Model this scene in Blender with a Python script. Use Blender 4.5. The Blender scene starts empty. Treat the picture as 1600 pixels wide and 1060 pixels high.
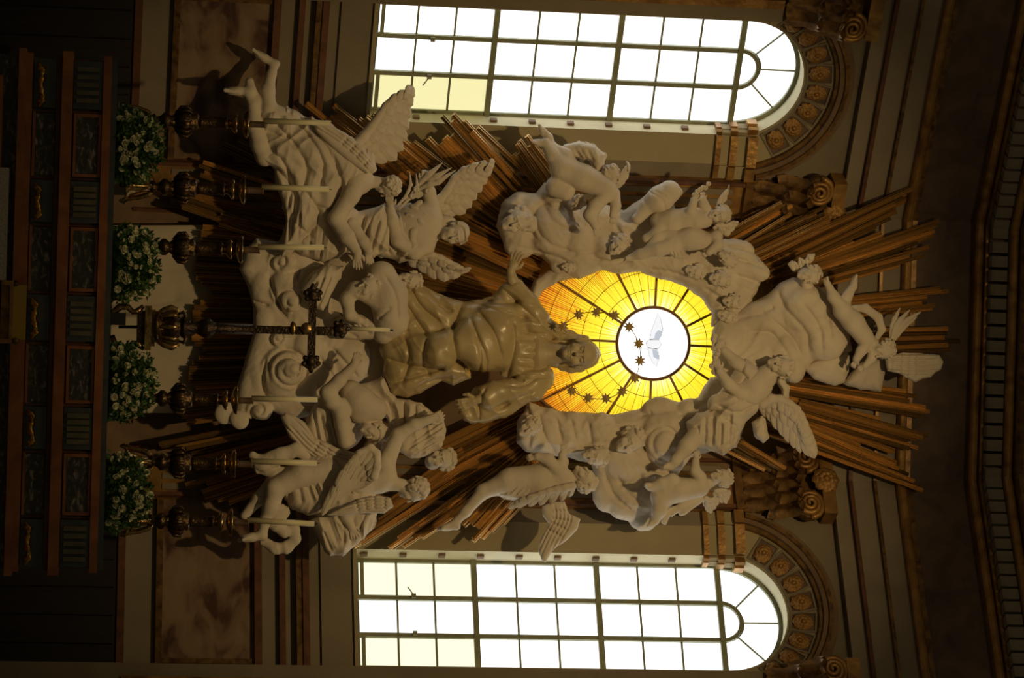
import bpy, math, random
import numpy as np
from mathutils import Matrix, Vector
rnd = random.Random(7)
sc = bpy.context.scene
# ---------------------------------------------------------------- camera
FPX = 4600.0; TILT = math.atan(670 / FPX); ROLL = .030; DIST = 32.5; EYE = 1.7
_c, _s = math.cos(ROLL), math.sin(ROLL)
FW = np.array([0, math.cos(TILT), math.sin(TILT)]); UP = np.array([0, -math.sin(TILT), math.cos(TILT)]); RT = np.array([1., 0, 0])
CAM = np.array([0, -DIST, EYE])
cd = bpy.data.cameras.new('camera'); cam = bpy.data.objects.new('camera', cd); sc.collection.objects.link(cam)
cd.sensor_fit = 'HORIZONTAL'; cd.sensor_width = 36; cd.lens = 36 * FPX / 1600; cd.clip_end = 200
cx = _c * UP - _s * RT; cy = -(_s * UP + _c * RT); cz = -FW
cam.matrix_world = Matrix(((cx[0], cy[0], cz[0], CAM[0]), (cx[1], cy[1], cz[1], CAM[1]), (cx[2], cy[2], cz[2], CAM[2]), (0, 0, 0, 1)))
sc.camera = cam
# ---------------------------------------------------------------- world, lights, exposure
w = bpy.data.worlds.new('world'); sc.world = w; w.use_nodes = True
bg = w.node_tree.nodes['Background']; bg.inputs[0].default_value = (1, .82, .46, 1); bg.inputs[1].default_value = .05
def lamp(name, kind, loc, tgt, energy, col, **kw):
    l = bpy.data.lights.new(name, kind); o = bpy.data.objects.new(name, l); sc.collection.objects.link(o)
    l.energy = energy; l.color = col
    for k, v in kw.items(): setattr(l, k, v)
    o.location = loc; o.rotation_euler = (Vector(tgt) - Vector(loc)).to_track_quat('-Z', 'Y').to_euler()
    return o
# daylight falling down the nave from its high windows, and the lamps trained on the altarpiece
lamp('nave_window_light', 'AREA', (-3.0, -13.5, 15.5), (0, -.5, 6.0), 60, (1, .72, .36), shape='DISK', size=1.6)
lamp('altarpiece_spot', 'SPOT', (0.3, -13.5, 13.2), (0.0, -1.0, 6.5), 2280, (1, .70, .32), spot_size=math.radians(45), spot_blend=.75, shadow_soft_size=.16)
vs = sc.view_settings
sc.display_settings.display_device = 'sRGB'
vs.view_transform = 'Standard'; vs.look = 'None'; vs.gamma = 1; vs.exposure = 0; vs.use_curve_mapping = False

# ---------------------------------------------------------------- helpers
col = sc.collection
def P(u, v, Y=0.):
    U, V = u - 800, v - 530
    d = [FW[i] + UP[i] * ((_c * U + _s * V) / FPX) + RT[i] * ((-_s * U + _c * V) / FPX) for i in range(3)]
    t = (Y + DIST) / d[1]
    return (CAM[0] + d[0] * t, Y if not hasattr(t, 'shape') else Y + 0 * t, CAM[2] + d[2] * t)
def mpp(Y): return (DIST + Y) / FPX
def hexc(r, g, b): return (r, g, b, 1)
MATS = {}
def mat(name, base, rough=.7, metal=0., c2=None, scale=3., detail=4., lo=.35, hi=.7, bump=0., bscale=20., spec=.5, coat=0., stretch=None, c3=None):
    m = bpy.data.materials.new(name); m.use_nodes = True; nt = m.node_tree; N = nt.nodes; L = nt.links
    b = N['Principled BSDF']; b.inputs['Base Color'].default_value = (*base, 1); b.inputs['Roughness'].default_value = rough
    b.inputs['Metallic'].default_value = metal; b.inputs['Specular IOR Level'].default_value = spec; b.inputs['Coat Weight'].default_value = coat
    tc = N.new('ShaderNodeTexCoord'); vec = tc.outputs['Object']
    if stretch:
        mp = N.new('ShaderNodeMapping'); mp.inputs['Scale'].default_value = stretch; L.new(vec, mp.inputs[0]); vec = mp.outputs[0]
    if c2:
        n = N.new('ShaderNodeTexNoise'); n.inputs['Scale'].default_value = scale; n.inputs['Detail'].default_value = detail; n.inputs['Distortion'].default_value = .6
        L.new(vec, n.inputs[0]); r = N.new('ShaderNodeValToRGB'); e = r.color_ramp.elements
        e[0].position = lo; e[0].color = (*base, 1); e[1].position = hi; e[1].color = (*c2, 1)
        if c3: x = e.new((lo + hi) / 2); x.color = (*c3, 1)
        L.new(n.outputs[0], r.inputs[0]); L.new(r.outputs[0], b.inputs['Base Color'])
    if bump:
        n = N.new('ShaderNodeTexNoise'); n.inputs['Scale'].default_value = bscale; n.inputs['Detail'].default_value = 5; L.new(vec, n.inputs[0])
        q = N.new('ShaderNodeBump'); q.inputs['Strength'].default_value = bump; q.inputs['Distance'].default_value = .02
        L.new(n.outputs[0], q.inputs['Height']); L.new(q.outputs[0], b.inputs['Normal'])
    MATS[name] = m; return m
def emit(name, c, s):
    m = bpy.data.materials.new(name); m.use_nodes = True; N = m.node_tree.nodes; b = N['Principled BSDF']
    b.inputs['Base Color'].default_value = (.1, .1, .1, 1); b.inputs['Emission Color'].default_value = (*c, 1); b.inputs['Emission Strength'].default_value = s
    MATS[name] = m; return m
mat('stucco', (.60, .52, .42), .85, c2=(.70, .62, .50), scale=2.2, bump=.25, bscale=26, spec=.2)
mat('painted', (.45, .35, .185), .34, c2=(.55, .44, .24), scale=2.5, bump=.12, bscale=14, coat=.15)
mat('painted_skin', (.46, .36, .20), .5, c2=(.54, .43, .25), scale=4)
mat('gilt', (.66, .43, .16), .24, .6, c2=(.24, .135, .045), scale=2.6, lo=.45, hi=.75, bump=.2, bscale=7, stretch=(1, 5, 5))
mat('gilt_arch', (.44, .25, .075), .45, .5, c2=(.19, .09, .028), scale=5, bump=.4, bscale=16)
mat('gilt_dark', (.27, .15, .05), .42, .5, c2=(.08, .04, .017), scale=9, bump=.15, bscale=24)
mat('wall_grey', (.20, .165, .115), .9, c2=(.25, .205, .145), scale=1.6, bump=.15, bscale=18, spec=.2)
mat('fascia', (.25, .205, .15), .9, c2=(.31, .255, .19), scale=1.6, spec=.2)
mat('wall_pale', (.33, .275, .165), .9, c2=(.38, .32, .195), scale=1.4, spec=.2)
mat('jamb', (.66, .60, .40), .85, c2=(.60, .54, .36), scale=3, spec=.2)
mat('wall_brown', (.20, .125, .065), .75, c2=(.13, .075, .04), scale=3)
mat('breccia', (.25, .17, .10), .55, c2=(.07, .03, .02), c3=(.20, .125, .075), scale=2.6, detail=9, lo=.42, hi=.66, stretch=(.6, 1, 1.5))
mat('redtrim', (.15, .058, .024), .6, c2=(.075, .03, .015), scale=6, bump=.2)
mat('frieze', (.15, .095, .066), .75, c2=(.075, .05, .042), scale=3.2, bump=.2, bscale=8)
mat('darkwood_shade', (.020, .015, .012), .6, c2=(.012, .009, .008), scale=5, stretch=(6, 6, 1))  # near-black, also carries the unlit shade low on the side walls
mat('dentil_grey', (.27, .225, .175), .85, c2=(.20, .17, .13), scale=5)
mat('redmarble', (.40, .15, .05), .42, c2=(.24, .08, .03), scale=4, detail=8)
mat('darkmarble', (.045, .045, .042), .35, c2=(.36, .31, .27), c3=(.095, .085, .075), scale=13, detail=9, lo=.46, hi=.68, stretch=(1, 1, 2))
mat('bluemarble', (.05, .065, .075), .35, c2=(.09, .095, .09), scale=6)
mat('greenmarble', (.11, .10, .06), .4, c2=(.19, .165, .10), scale=5)
mat('gold_bright', (.62, .36, .08), .3, 1., c2=(.35, .18, .04), scale=12, bump=.4, bscale=30)
mat('brass', (.62, .42, .17), .24, 1., c2=(.26, .15, .06), scale=10, bump=.3, bscale=30)
mat('darkbronze', (.055, .035, .022), .35, .7, c2=(.03, .02, .014), scale=14, bump=.5, bscale=40)
mat('bronze', (.17, .105, .05), .28, .9, c2=(.06, .036, .02), scale=14, bump=.5, bscale=40)
mat('ironwork', (.20, .21, .13), .6, c2=(.26, .26, .16), scale=8)  # olive lightened to take in the veiling glare of the panes
mat('leadbar', (.16, .075, .012), .5, .4)
mat('wax', (.74, .67, .42), .5, c2=(.68, .60, .37), scale=3)
mat('sleeve', (.12, .075, .045), .5)
mat('leaf', (.06, .14, .035), .5, c2=(.13, .25, .07), scale=9)
mat('petal', (.93, .92, .74), .6, c2=(.88, .84, .52), scale=9)
mat('cloth', (.55, .5, .42), .9, c2=(.30, .27, .22), scale=60)
mat('goldcloth', (.50, .33, .05), .6, .2)
mat('black', (.012, .010, .010), .5)
mat('star', (.52, .36, .14), .55, .1)
mat('plaster_white', (.56, .48, .37), .9, c2=(.47, .40, .30), scale=2)
mat('vault', (.07, .05, .038), .9, c2=(.11, .075, .055), scale=1.6)
mat('floorstone', (.25, .2, .16), .4, c2=(.18, .14, .11), scale=2)

def vary(name, lo, hi):      # scales the base colour at random, piece by piece
    nt = MATS[name].node_tree; b = nt.nodes['Principled BSDF']; src = b.inputs['Base Color'].links[0].from_socket
    oi = nt.nodes.new('ShaderNodeObjectInfo'); mr = nt.nodes.new('ShaderNodeMapRange'); mr.inputs[3].default_value = lo; mr.inputs[4].default_value = hi
    mx = nt.nodes.new('ShaderNodeVectorMath'); mx.operation = 'SCALE'; nt.links.new(oi.outputs['Random'], mr.inputs[0]); nt.links.new(src, mx.inputs[0]); nt.links.new(mr.outputs[0], mx.inputs['Scale']); nt.links.new(mx.outputs[0], b.inputs['Base Color'])
vary('gilt', .45, 1.45)
def tag(o, label=None, cat=None, group=None, kind=None):
    if label: o['label'] = label
    if cat: o['category'] = cat
    if group: o['group'] = group
    if kind: o['kind'] = kind
    return o
def thing(name, label, cat, loc=(0, 0, 0), group=None, kind=None):
    o = bpy.data.objects.new(name, None); col.objects.link(o); o.location = loc; o.empty_display_size = .1
    o['_l'] = 0; del o['_l']
    return tag(o, label, cat, group, kind)
def link(name, me, m=None, parent=None):
    o = bpy.data.objects.new(name, me); col.objects.link(o)
    if m and not me.materials: me.materials.append(MATS[m])
    if parent:
        o.parent = parent
    return o
def wloc(p):
    x = Vector((0, 0, 0))
    while p is not None: x += p.location; p = p.parent
    return x
def obj(name, vs_, fs, m, parent=None, smooth=False):
    me = bpy.data.meshes.new(name); off = wloc(parent)
    a = np.asarray(vs_, dtype=np.float64) - np.array(off)
    me.from_pydata(a.tolist() if isinstance(fs, list) else [], [], fs if isinstance(fs, list) else [])
    if not isinstance(fs, list):
        n = len(fs); me.vertices.add(len(a)); me.vertices.foreach_set('co', a.astype(np.float32).ravel())
        me.loops.add(4 * n); me.loops.foreach_set('vertex_index', fs.astype(np.int32).ravel())
        me.polygons.add(n); me.polygons.foreach_set('loop_start', np.arange(0, 4 * n, 4, dtype=np.int32))
        me.update(calc_edges=True)
    if smooth: me.shade_smooth()
    return link(name, me, m, parent)
class MB:
    """collects simple solids into one mesh"""
    def __init__(s): s.v = []; s.f = []
    def add(s, v, f):
        n = len(s.v); s.v += [tuple(x) for x in v]; s.f += [tuple(i + n for i in q) for q in f]; return s
    def hexa(s, p):   # 8 corners: bottom loop 4, top loop 4
        return s.add(p, [(0, 3, 2, 1), (4, 5, 6, 7), (0, 1, 5, 4), (1, 2, 6, 5), (2, 3, 7, 6), (3, 0, 4, 7)])
    def box(s, a, b):
        (x0, y0, z0), (x1, y1, z1) = a, b
        return s.hexa([(x0, y0, z0), (x1, y0, z0), (x1, y1, z0), (x0, y1, z0), (x0, y0, z1), (x1, y0, z1), (x1, y1, z1), (x0, y1, z1)])
    def lathe(s, prof, c=(0, 0, 0), n=16, ax=None):
        base = len(s.v)
        for r, z in prof:
            for k in range(n):
                a = 2 * math.pi * k / n; s.v.append((c[0] + r * math.cos(a), c[1] + r * math.sin(a), c[2] + z))
        for i in range(len(prof) - 1):
            for k in range(n):
                k2 = (k + 1) % n; s.f.append((base + i * n + k, base + i * n + k2, base + (i + 1) * n + k2, base + (i + 1) * n + k))
        s.f.append(tuple(base + k for k in reversed(range(n)))); s.f.append(tuple(base + (len(prof) - 1) * n + k for k in range(n)))
        return s
    def tube(s, pts, rs, n=8):
        pts = [Vector(p) for p in pts]; base = len(s.v)
        if not hasattr(rs, '__len__'): rs = [rs] * len(pts)
        for i, p in enumerate(pts):
            t = (pts[min(i + 1, len(pts) - 1)] - pts[max(i - 1, 0)]).normalized()
            a = t.orthogonal().normalized() if i == 0 else (a - t * a.dot(t)).normalized()
            b = t.cross(a)
            for k in range(n):
                q = 2 * math.pi * k / n; s.v.append(tuple(p + (a * math.cos(q) + b * math.sin(q)) * rs[i]))
        for i in range(len(pts) - 1):
            for k in range(n):
                k2 = (k + 1) % n; s.f.append((base + i * n + k, base + i * n + k2, base + (i + 1) * n + k2, base + (i + 1) * n + k))
        s.f.append(tuple(base + k for k in reversed(range(n)))); s.f.append(tuple(base + (len(pts) - 1) * n + k for k in range(n)))
        return s
    def build(s, name, m, parent=None, smooth=False): return obj(name, s.v, s.f, m, parent, smooth)
def dup(o, parent=None, **kw):
    c = o.copy(); col.objects.link(c); c.parent = parent
    return c

# ---------------------------------------------------------------- sculpting: signed distance volumes turned into meshes
def V3(*a): return np.array(a, dtype=np.float64)
def unit(a):
    a = np.asarray(a, dtype=np.float64); return a / (np.linalg.norm(a) + 1e-9)
def q3(p): return V3(p[0], p[1], p[2] if len(p) > 2 else 0)
class Sculpt:
    """volume modelled in a frame (up, right, toward viewer) whose unit is one image pixel at depth Y"""
    def __init__(s, Y, h=1.6): s.Y = Y; s.m = mpp(Y); s.h = h; s.ops = []; s.folds = []; s.crum = []
    def c(s, pts, r, k=5, fl=1., sub=False):
        pts = [q3(p) for p in pts]
        if not hasattr(r, '__len__'): r = [r] * len(pts)
        if len(pts) == 1: pts = pts * 2; r = list(r) * 2
        for i in range(len(pts) - 1): s.ops.append(('c', pts[i], pts[i + 1], r[i], r[i + 1], k, fl, sub))
        return s
    def e(s, p, r, k=6, rot=0, sub=False, R=None):
        if R is None:
            a = math.radians(rot); R = np.array([[math.cos(a), math.sin(a), 0], [-math.sin(a), math.cos(a), 0], [0, 0, 1.]])
        s.ops.append(('e', q3(p), V3(*r), np.asarray(R), k, sub)); return s
    def pl(s, poly, c=0, T=14, R=14, k=5, tilt=(0, 0)):
        s.ops.append(('p', np.array(poly, dtype=np.float64), c, T, R, k, tilt)); return s
    def f(s, lines, w=3, a=-2.5):
        for l in lines: s.folds.append((np.array([q[:2] for q in l], dtype=np.float64), w, a))
        return s
    def ff(s, A, B, n, w=3, a=-2.5):
        A = np.array(A, float); B = np.array(B, float)
        if len(A) != len(B):
            m = max(len(A), len(B)); A = resamp(A, m); B = resamp(B, m)
        for i in range(n):
            t = i / (n - 1) if n > 1 else .5
            q = A * (1 - t) + B * t; g = np.linalg.norm(A[0] - B[0]) / max(n, 2); q = q + np.array([[rnd.uniform(-.22, .22) * g, rnd.uniform(-.22, .22) * g] for _ in q])
            q = resamp(q, 5); i0, i1 = rnd.choice(((0, 5), (0, 5), (0, 4), (1, 5))); q = q[i0:i1]
            s.folds.append((q, w * rnd.uniform(.6, 1.3), a * rnd.uniform(.6, 1.4)))
            s.folds.append((q + (B[0] - A[0]) / max(n - 1, 1) * .45, w * rnd.uniform(.5, .9), -a * rnd.uniform(.1, .55)))
        return s
    def cr(s, ang, lx, ly, amp, seed=0): s.crum.append((math.radians(ang), lx, ly, amp, seed)); return s
    def head(s, c, up, fw, L, neck=None, nr=None):
        c = q3(c); up = unit(up); fw = unit(np.asarray(fw, float) - up * np.dot(fw, up)); rt = np.cross(up, fw)
        g = lambda x, y, z: c + L * (rt * x + fw * y + up * z)
        R = np.array([rt, fw, up])
        E = lambda x, y, z, a, b, d, k=.06, sub=False: s.e(g(x, y, z), (a * L, b * L, d * L), k * L, R=R, sub=sub)
        E(0, -.02, .12, .36, .43, .38); E(0, .12, -.18, .26, .27, .32)
        for q in (-1, 1):
            E(q * .19, .27, -.13, .12, .1, .13); E(q * .15, .43, .05, .095, .09, .062, .03, True); E(q * .15, .335, .045, .07, .06, .05, .015)
            E(q * .36, -.02, -.03, .04, .08, .12, .02)
        s.c([g(-.2, .36, .13), g(0, .41, .12), g(.2, .36, .13)], [.03 * L, .045 * L, .03 * L], .03 * L)
        s.c([g(0, .40, .08), g(0, .50, -.1)], [.035 * L, .058 * L], .03 * L)
        s.c([g(-.085, .37, -.235), g(.085, .37, -.235)], .035 * L, .015 * L); s.c([g(-.07, .355, -.30), g(.07, .355, -.30)], .035 * L, .015 * L)
        s.c([g(-.1, .43, -.268), g(.1, .43, -.268)], .018 * L, .015 * L, sub=True)
        E(0, .30, -.41, .10, .09, .09)
        if neck is not None: s.c([g(0, -.08, -.22), neck], [.20 * L, nr or .24 * L], .08 * L)
        return s
    def hair(s, c, up, fw, L, style='curl', seed=1, n=46):
        c = q3(c); up = unit(up); fw = unit(np.asarray(fw, float) - up * np.dot(fw, up)); rt = np.cross(up, fw); R = np.array([rt, fw, up])
        g = lambda x, y, z: c + L * (rt * x + fw * y + up * z)
        s.e(g(0, -.09, .16), (.375 * L, .39 * L, .365 * L), 2, R=R); n = int(n * 1.6)
        r_ = random.Random(seed)
        if style in ('curl', 'long'):
            for i in range(n):
                while True:
                    d = unit([r_.gauss(0, 1), r_.gauss(0, 1), r_.gauss(0, 1)])
                    if d[2] > -.7 and not (d[1] > .02 and d[2] < .62 - .25 * max(0, .5 - d[1])): break
                p = g(d[0] * .375, -.06 + d[1] * .40, .14 + d[2] * .375); q = r_.uniform(.045, .085) * L
                t = unit(np.cross(d, [r_.gauss(0, 1), r_.gauss(0, 1), r_.gauss(0, 1)])); t = rt * t[0] + fw * t[1] + up * t[2]
                s.c([p - t * q, p + (rt * d[0] + fw * d[1] + up * d[2]) * q * .5, p + t * q], [q * .6, q, q * .6], .025 * L)
        if style in ('bun', 'long'):
            s.e(g(0, -.48, .1), (.17 * L, .16 * L, .17 * L), 2, R=R)
            for i in range(13):
                a = -1.25 + 2.5 * i / 12; s.c([g(math.sin(a) * .3, .32 * math.cos(a) + .03, .40), g(math.sin(a) * .43, .1, .16), g(math.sin(a) * .28, -.36, .10)], [.035 * L, .045 * L, .03 * L], .015 * L)
        if style == 'long':
            for i in range(9):
                a = -1 + 2 * i / 8; s.c([g(a * .36, -.3, 0), g(a * .42, -.36, -.3), g(a * .3 + .06 * r_.uniform(-1, 1), -.3, -.55)], [.1 * L, .085 * L, .03 * L], .03 * L)
        return s
    def hand(s, w, d, nrm, L=26, thumb=1, curl=.5, spread=.2):
        w = q3(w); d = unit(d); n = unit(np.asarray(nrm, float) - d * np.dot(nrm, d)); t = np.cross(n, d) * thumb
        s.c([w, w + d * L * .22], [L * .14, L * .17], L * .08); R = np.array([d, t, n])
        s.e(w + d * L * .33, (L * .26, L * .23, L * .12), L * .06, R=R)
        for i, (o, ln) in enumerate(((.17, .42), (.06, .48), (-.05, .45), (-.16, .36))):
            b = w + d * L * .5 + t * L * o; a = d + t * (o * 1.6 * spread * 3)
            a = unit(a); p1 = b + a * L * ln * .45; a2 = unit(a * math.cos(curl) - n * math.sin(curl)); p2 = p1 + a2 * L * ln * .32
            a3 = unit(a * math.cos(2 * curl) - n * math.sin(2 * curl)); p3 = p2 + a3 * L * ln * .28
            s.c([b, p1, p2, p3], [L * .075, L * .07, L * .062, L * .048], L * .025)
        b = w + d * L * .22 + t * L * .17; p1 = b + unit(d * .7 + t * .8 - n * .2) * L * .2; p2 = p1 + unit(d + t * .25 - n * .35) * L * .2
        s.c([b, p1, p2], [L * .09, L * .08, L * .055], L * .03)
        return s
    def foot(s, heel, toe, r=6, sole=(0, 0, -1)):
        a = q3(heel); b = q3(toe); d = unit(b - a); L = np.linalg.norm(b - a); n = unit(np.asarray(sole, float) - d * np.dot(sole, d)); t = np.cross(n, d)
        s.c([a, a + d * L * .45, a + d * L * .78], [r * .95, r * .98, r * .82], r * .5); s.e(a + d * L * .66, (L * .27, r * 1.4, r * .8), r * .4, R=np.array([d, t, n])); s.e(a - d * r * .3 + n * r * .3, (r * .9, r * .85, r * .8), r * .4)
        for i in range(5):
            o = (i - 2) / 2; e = a + d * L * (1. - .035 * i) + t * r * o * 1.2 + n * r * .25; s.c([a + d * L * .72 + t * r * o * 1., e], [r * .45, r * (.48 if i == 0 else .38)], r * .12)
        return s
    def field(s):
        h = s.h; lo = np.full(3, 1e9); hi = np.full(3, -1e9); bbs = []
        for o in s.ops:
            if o[0] == 'c':
                _, a, b, ra, rb, k, fl, sub = o; r = max(ra, rb) + .5; l_, h_ = np.minimum(a, b) - r, np.maximum(a, b) + r; kk = k
            elif o[0] == 'e':
                _, p, r, R, k, sub = o; ex = np.sqrt(((R * r[:, None]) ** 2).sum(0)) + .5; l_, h_ = p - ex, p + ex; kk = k
            else:
                _, q, c, T, R, k, tilt = o; sub = False; g = abs(tilt[0]) * np.ptp(q[:, 0]) / 2 + abs(tilt[1]) * np.ptp(q[:, 1]) / 2
                l_ = V3(q[:, 0].min(), q[:, 1].min(), c - T - g); h_ = V3(q[:, 0].max(), q[:, 1].max(), c + T + g); kk = k
            bbs.append((l_ - kk - 2 * h, h_ + kk + 2 * h))
            if not sub: lo = np.minimum(lo, l_ - 3 * h - 2); hi = np.maximum(hi, h_ + 3 * h + 2)
        n = np.ceil((hi - lo) / h).astype(int) + 1
        ax = [lo[i] + h * np.arange(n[i]) for i in range(3)]
        F = np.full(n, 60., dtype=np.float32)
        for o, (l_, h_) in zip(s.ops, bbs):
            i0 = np.clip(np.floor((l_ - lo) / h).astype(int), 0, n); i1 = np.clip(np.ceil((h_ - lo) / h).astype(int) + 1, 0, n)
            if (i1 <= i0).any(): continue
            sl = tuple(slice(a, b) for a, b in zip(i0, i1))
            X = ax[0][sl[0]].astype(np.float32)[:, None, None]; Yv = ax[1][sl[1]].astype(np.float32)[None, :, None]; Z = ax[2][sl[2]].astype(np.float32)[None, None, :]
            sub = False
            if o[0] == 'c':
                _, a, b, ra, rb, k, fl, sub = o; ab = b - a; L2 = float(ab @ ab) + 1e-6
                t = np.clip(((X - a[0]) * ab[0] + (Yv - a[1]) * ab[1] + (Z - a[2]) * ab[2]) / L2, 0, 1)
                d = np.sqrt((X - a[0] - ab[0] * t) ** 2 + (Yv - a[1] - ab[1] * t) ** 2 + ((Z - a[2] - ab[2] * t) / fl) ** 2) - (ra + (rb - ra) * t)
            elif o[0] == 'e':
                _, p, r, R, k, sub = o; x, y, z = X - p[0], Yv - p[1], Z - p[2]
                l = [(x * R[i, 0] + y * R[i, 1] + z * R[i, 2]) / r[i] for i in range(3)]
                k0 = np.sqrt(l[0] ** 2 + l[1] ** 2 + l[2] ** 2); k1 = np.sqrt((l[0] / r[0]) ** 2 + (l[1] / r[1]) ** 2 + (l[2] / r[2]) ** 2) + 1e-6
                d = k0 * (k0 - 1) / k1
            else:
                _, q, c, T, R, k, tilt = o; dp = polydist(q, X[:, :, 0], Yv[:, :, 0])[:, :, None]; m_ = q.mean(0)
                wv = np.clip(-dp / R, 0, 1); half = T * np.sqrt(wv * (2 - wv)); az = np.abs(Z - c - tilt[0] * (X - m_[0]) - tilt[1] * (Yv - m_[1]))
                d = np.where(dp > 0, np.sqrt(np.maximum(dp, 0) ** 2 + az ** 2), (az - half) * .75)
            d = d.astype(np.float32); G = F[sl]
            if sub:
                H = np.clip(.5 - .5 * (G + d) / k, 0, 1); F[sl] = G + (-d - G) * H + k * H * (1 - H)
            else:
                H = np.clip(.5 + .5 * (d - G) / k, 0, 1); F[sl] = d + (G - d) * H - k * H * (1 - H)
        if s.folds:
            D = np.zeros(n[:2], dtype=np.float32)
            for q, w_, a_ in s.folds:
                i0 = np.clip(((q.min(0) - 2.6 * w_ - lo[:2]) / h).astype(int), 0, n[:2]); i1 = np.clip(((q.max(0) + 2.6 * w_ - lo[:2]) / h).astype(int) + 1, 0, n[:2])
                if (i1 <= i0).any(): continue
                X = ax[0][i0[0]:i1[0]][:, None]; Yv = ax[1][i0[1]:i1[1]][None, :]
                q = resamp(q, max(6, len(q) * 2)); best = np.full((X.shape[0], Yv.shape[1]), 1e9); bt = np.zeros_like(best); m_ = len(q) - 1
                for i in range(m_):
                    e = q[i + 1] - q[i]; t = np.clip(((X - q[i, 0]) * e[0] + (Yv - q[i, 1]) * e[1]) / (e @ e + 1e-6), 0, 1)
                    dd = (X - q[i, 0] - e[0] * t) ** 2 + (Yv - q[i, 1] - e[1] * t) ** 2; u_ = dd < best; best = np.where(u_, dd, best); bt = np.where(u_, (i + t) / m_, bt)
                D[i0[0]:i1[0], i0[1]:i1[1]] += a_ * np.exp(-(best / w_ ** 2) ** .72) * np.clip(np.minimum(bt, 1 - bt) * 6 + .25, 0, 1)
            F -= D[:, :, None]
        if s.crum:
            X = ax[0][:, None]; Yv = ax[1][None, :]; D = np.zeros(n[:2], dtype=np.float32)
            for an, lx, ly, am, sd in s.crum:
                wx = 1.2 * (vnoise(X / 60, Yv / 60, sd + 5) - .5); wy = 1.2 * (vnoise(X / 60, Yv / 60, sd + 9) - .5)
                x = (X * math.cos(an) + Yv * math.sin(an)) / lx + wx; y = (-X * math.sin(an) + Yv * math.cos(an)) / ly + wy * 3
                D += am * (1 - 2.4 * np.abs(2 * vnoise(x, y, sd) - 1))
            F -= D[:, :, None].astype(np.float32)
        return F, lo
    def mesh(s, name, m, parent=None):
        if name in ('drapery', 'robe', 'veil') and not s.crum and s.folds:
            z_ = sum(complex(*(q[-1] - q[0])) ** 2 / (abs(complex(*(q[-1] - q[0]))) + 1e-6) for q, _, _ in s.folds); an = math.degrees(np.angle(z_) / 2); sd = int(abs(s.folds[0][0][0][0]))
            k_ = .55 if name != 'drapery' else 1.; s.cr(an, 95, 26, 3. * k_, sd).cr(an + 14, 46, 11, .8 * k_, sd + 3)
        F, lo = s.field(); v, f = surfnet(F); v = v * s.h + lo
        x, y, z = P(v[:, 0], v[:, 1], s.Y - v[:, 2] * s.m)
        return obj(name, np.stack([x, y, z], 1), f, m, parent, True)
def resamp(q, n):
    q = np.asarray(q, float)
    if len(q) > 2:   # smooth a little by Catmull-Rom
        L = np.concatenate([[0], np.cumsum(np.linalg.norm(np.diff(q, axis=0), axis=1))]); t = np.linspace(0, L[-1], n); out = []
        for x in t:
            i = min(max(int(np.searchsorted(L, x)) - 1, 0), len(q) - 2); a = (x - L[i]) / (L[i + 1] - L[i] + 1e-9)
            p0, p1, p2, p3 = q[max(i - 1, 0)], q[i], q[i + 1], q[min(i + 2, len(q) - 1)]
            out.append(.5 * ((2 * p1) + (-p0 + p2) * a + (2 * p0 - 5 * p1 + 4 * p2 - p3) * a * a + (-p0 + 3 * p1 - 3 * p2 + p3) * a ** 3))
        return np.array(out)
    t = np.linspace(0, 1, n)[:, None]; return q[0] * (1 - t) + q[-1] * t
def vnoise(x, y, sd):
    x, y = np.broadcast_arrays(x, y); xi, yi = np.floor(x), np.floor(y); fx, fy = x - xi, y - yi; fx = fx * fx * (3 - 2 * fx); fy = fy * fy * (3 - 2 * fy)
    H = lambda a, b: np.mod(np.sin(a * 127.1 + b * 311.7 + sd * 74.7) * 43758.5453, 1.)
    return (H(xi, yi) * (1 - fx) + H(xi + 1, yi) * fx) * (1 - fy) + (H(xi, yi + 1) * (1 - fx) + H(xi + 1, yi + 1) * fx) * fy
def polydist(q, X, Y):
    X, Y = np.broadcast_arrays(X, Y); best = np.full(X.shape, 1e12); ins = np.zeros(X.shape, bool); n = len(q)
    for i in range(n):
        a, b = q[i], q[(i + 1) % n]; e = b - a; t = np.clip(((X - a[0]) * e[0] + (Y - a[1]) * e[1]) / (e @ e + 1e-9), 0, 1)
        best = np.minimum(best, (X - a[0] - e[0] * t) ** 2 + (Y - a[1] - e[1] * t) ** 2)
        cr = (a[1] > Y) != (b[1] > Y); xi = a[0] + (Y - a[1]) / ((b[1] - a[1]) if b[1] != a[1] else 1e-9) * e[0]; ins ^= cr & (X < xi)
    d = np.sqrt(best); return np.where(ins, -d, d)
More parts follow.
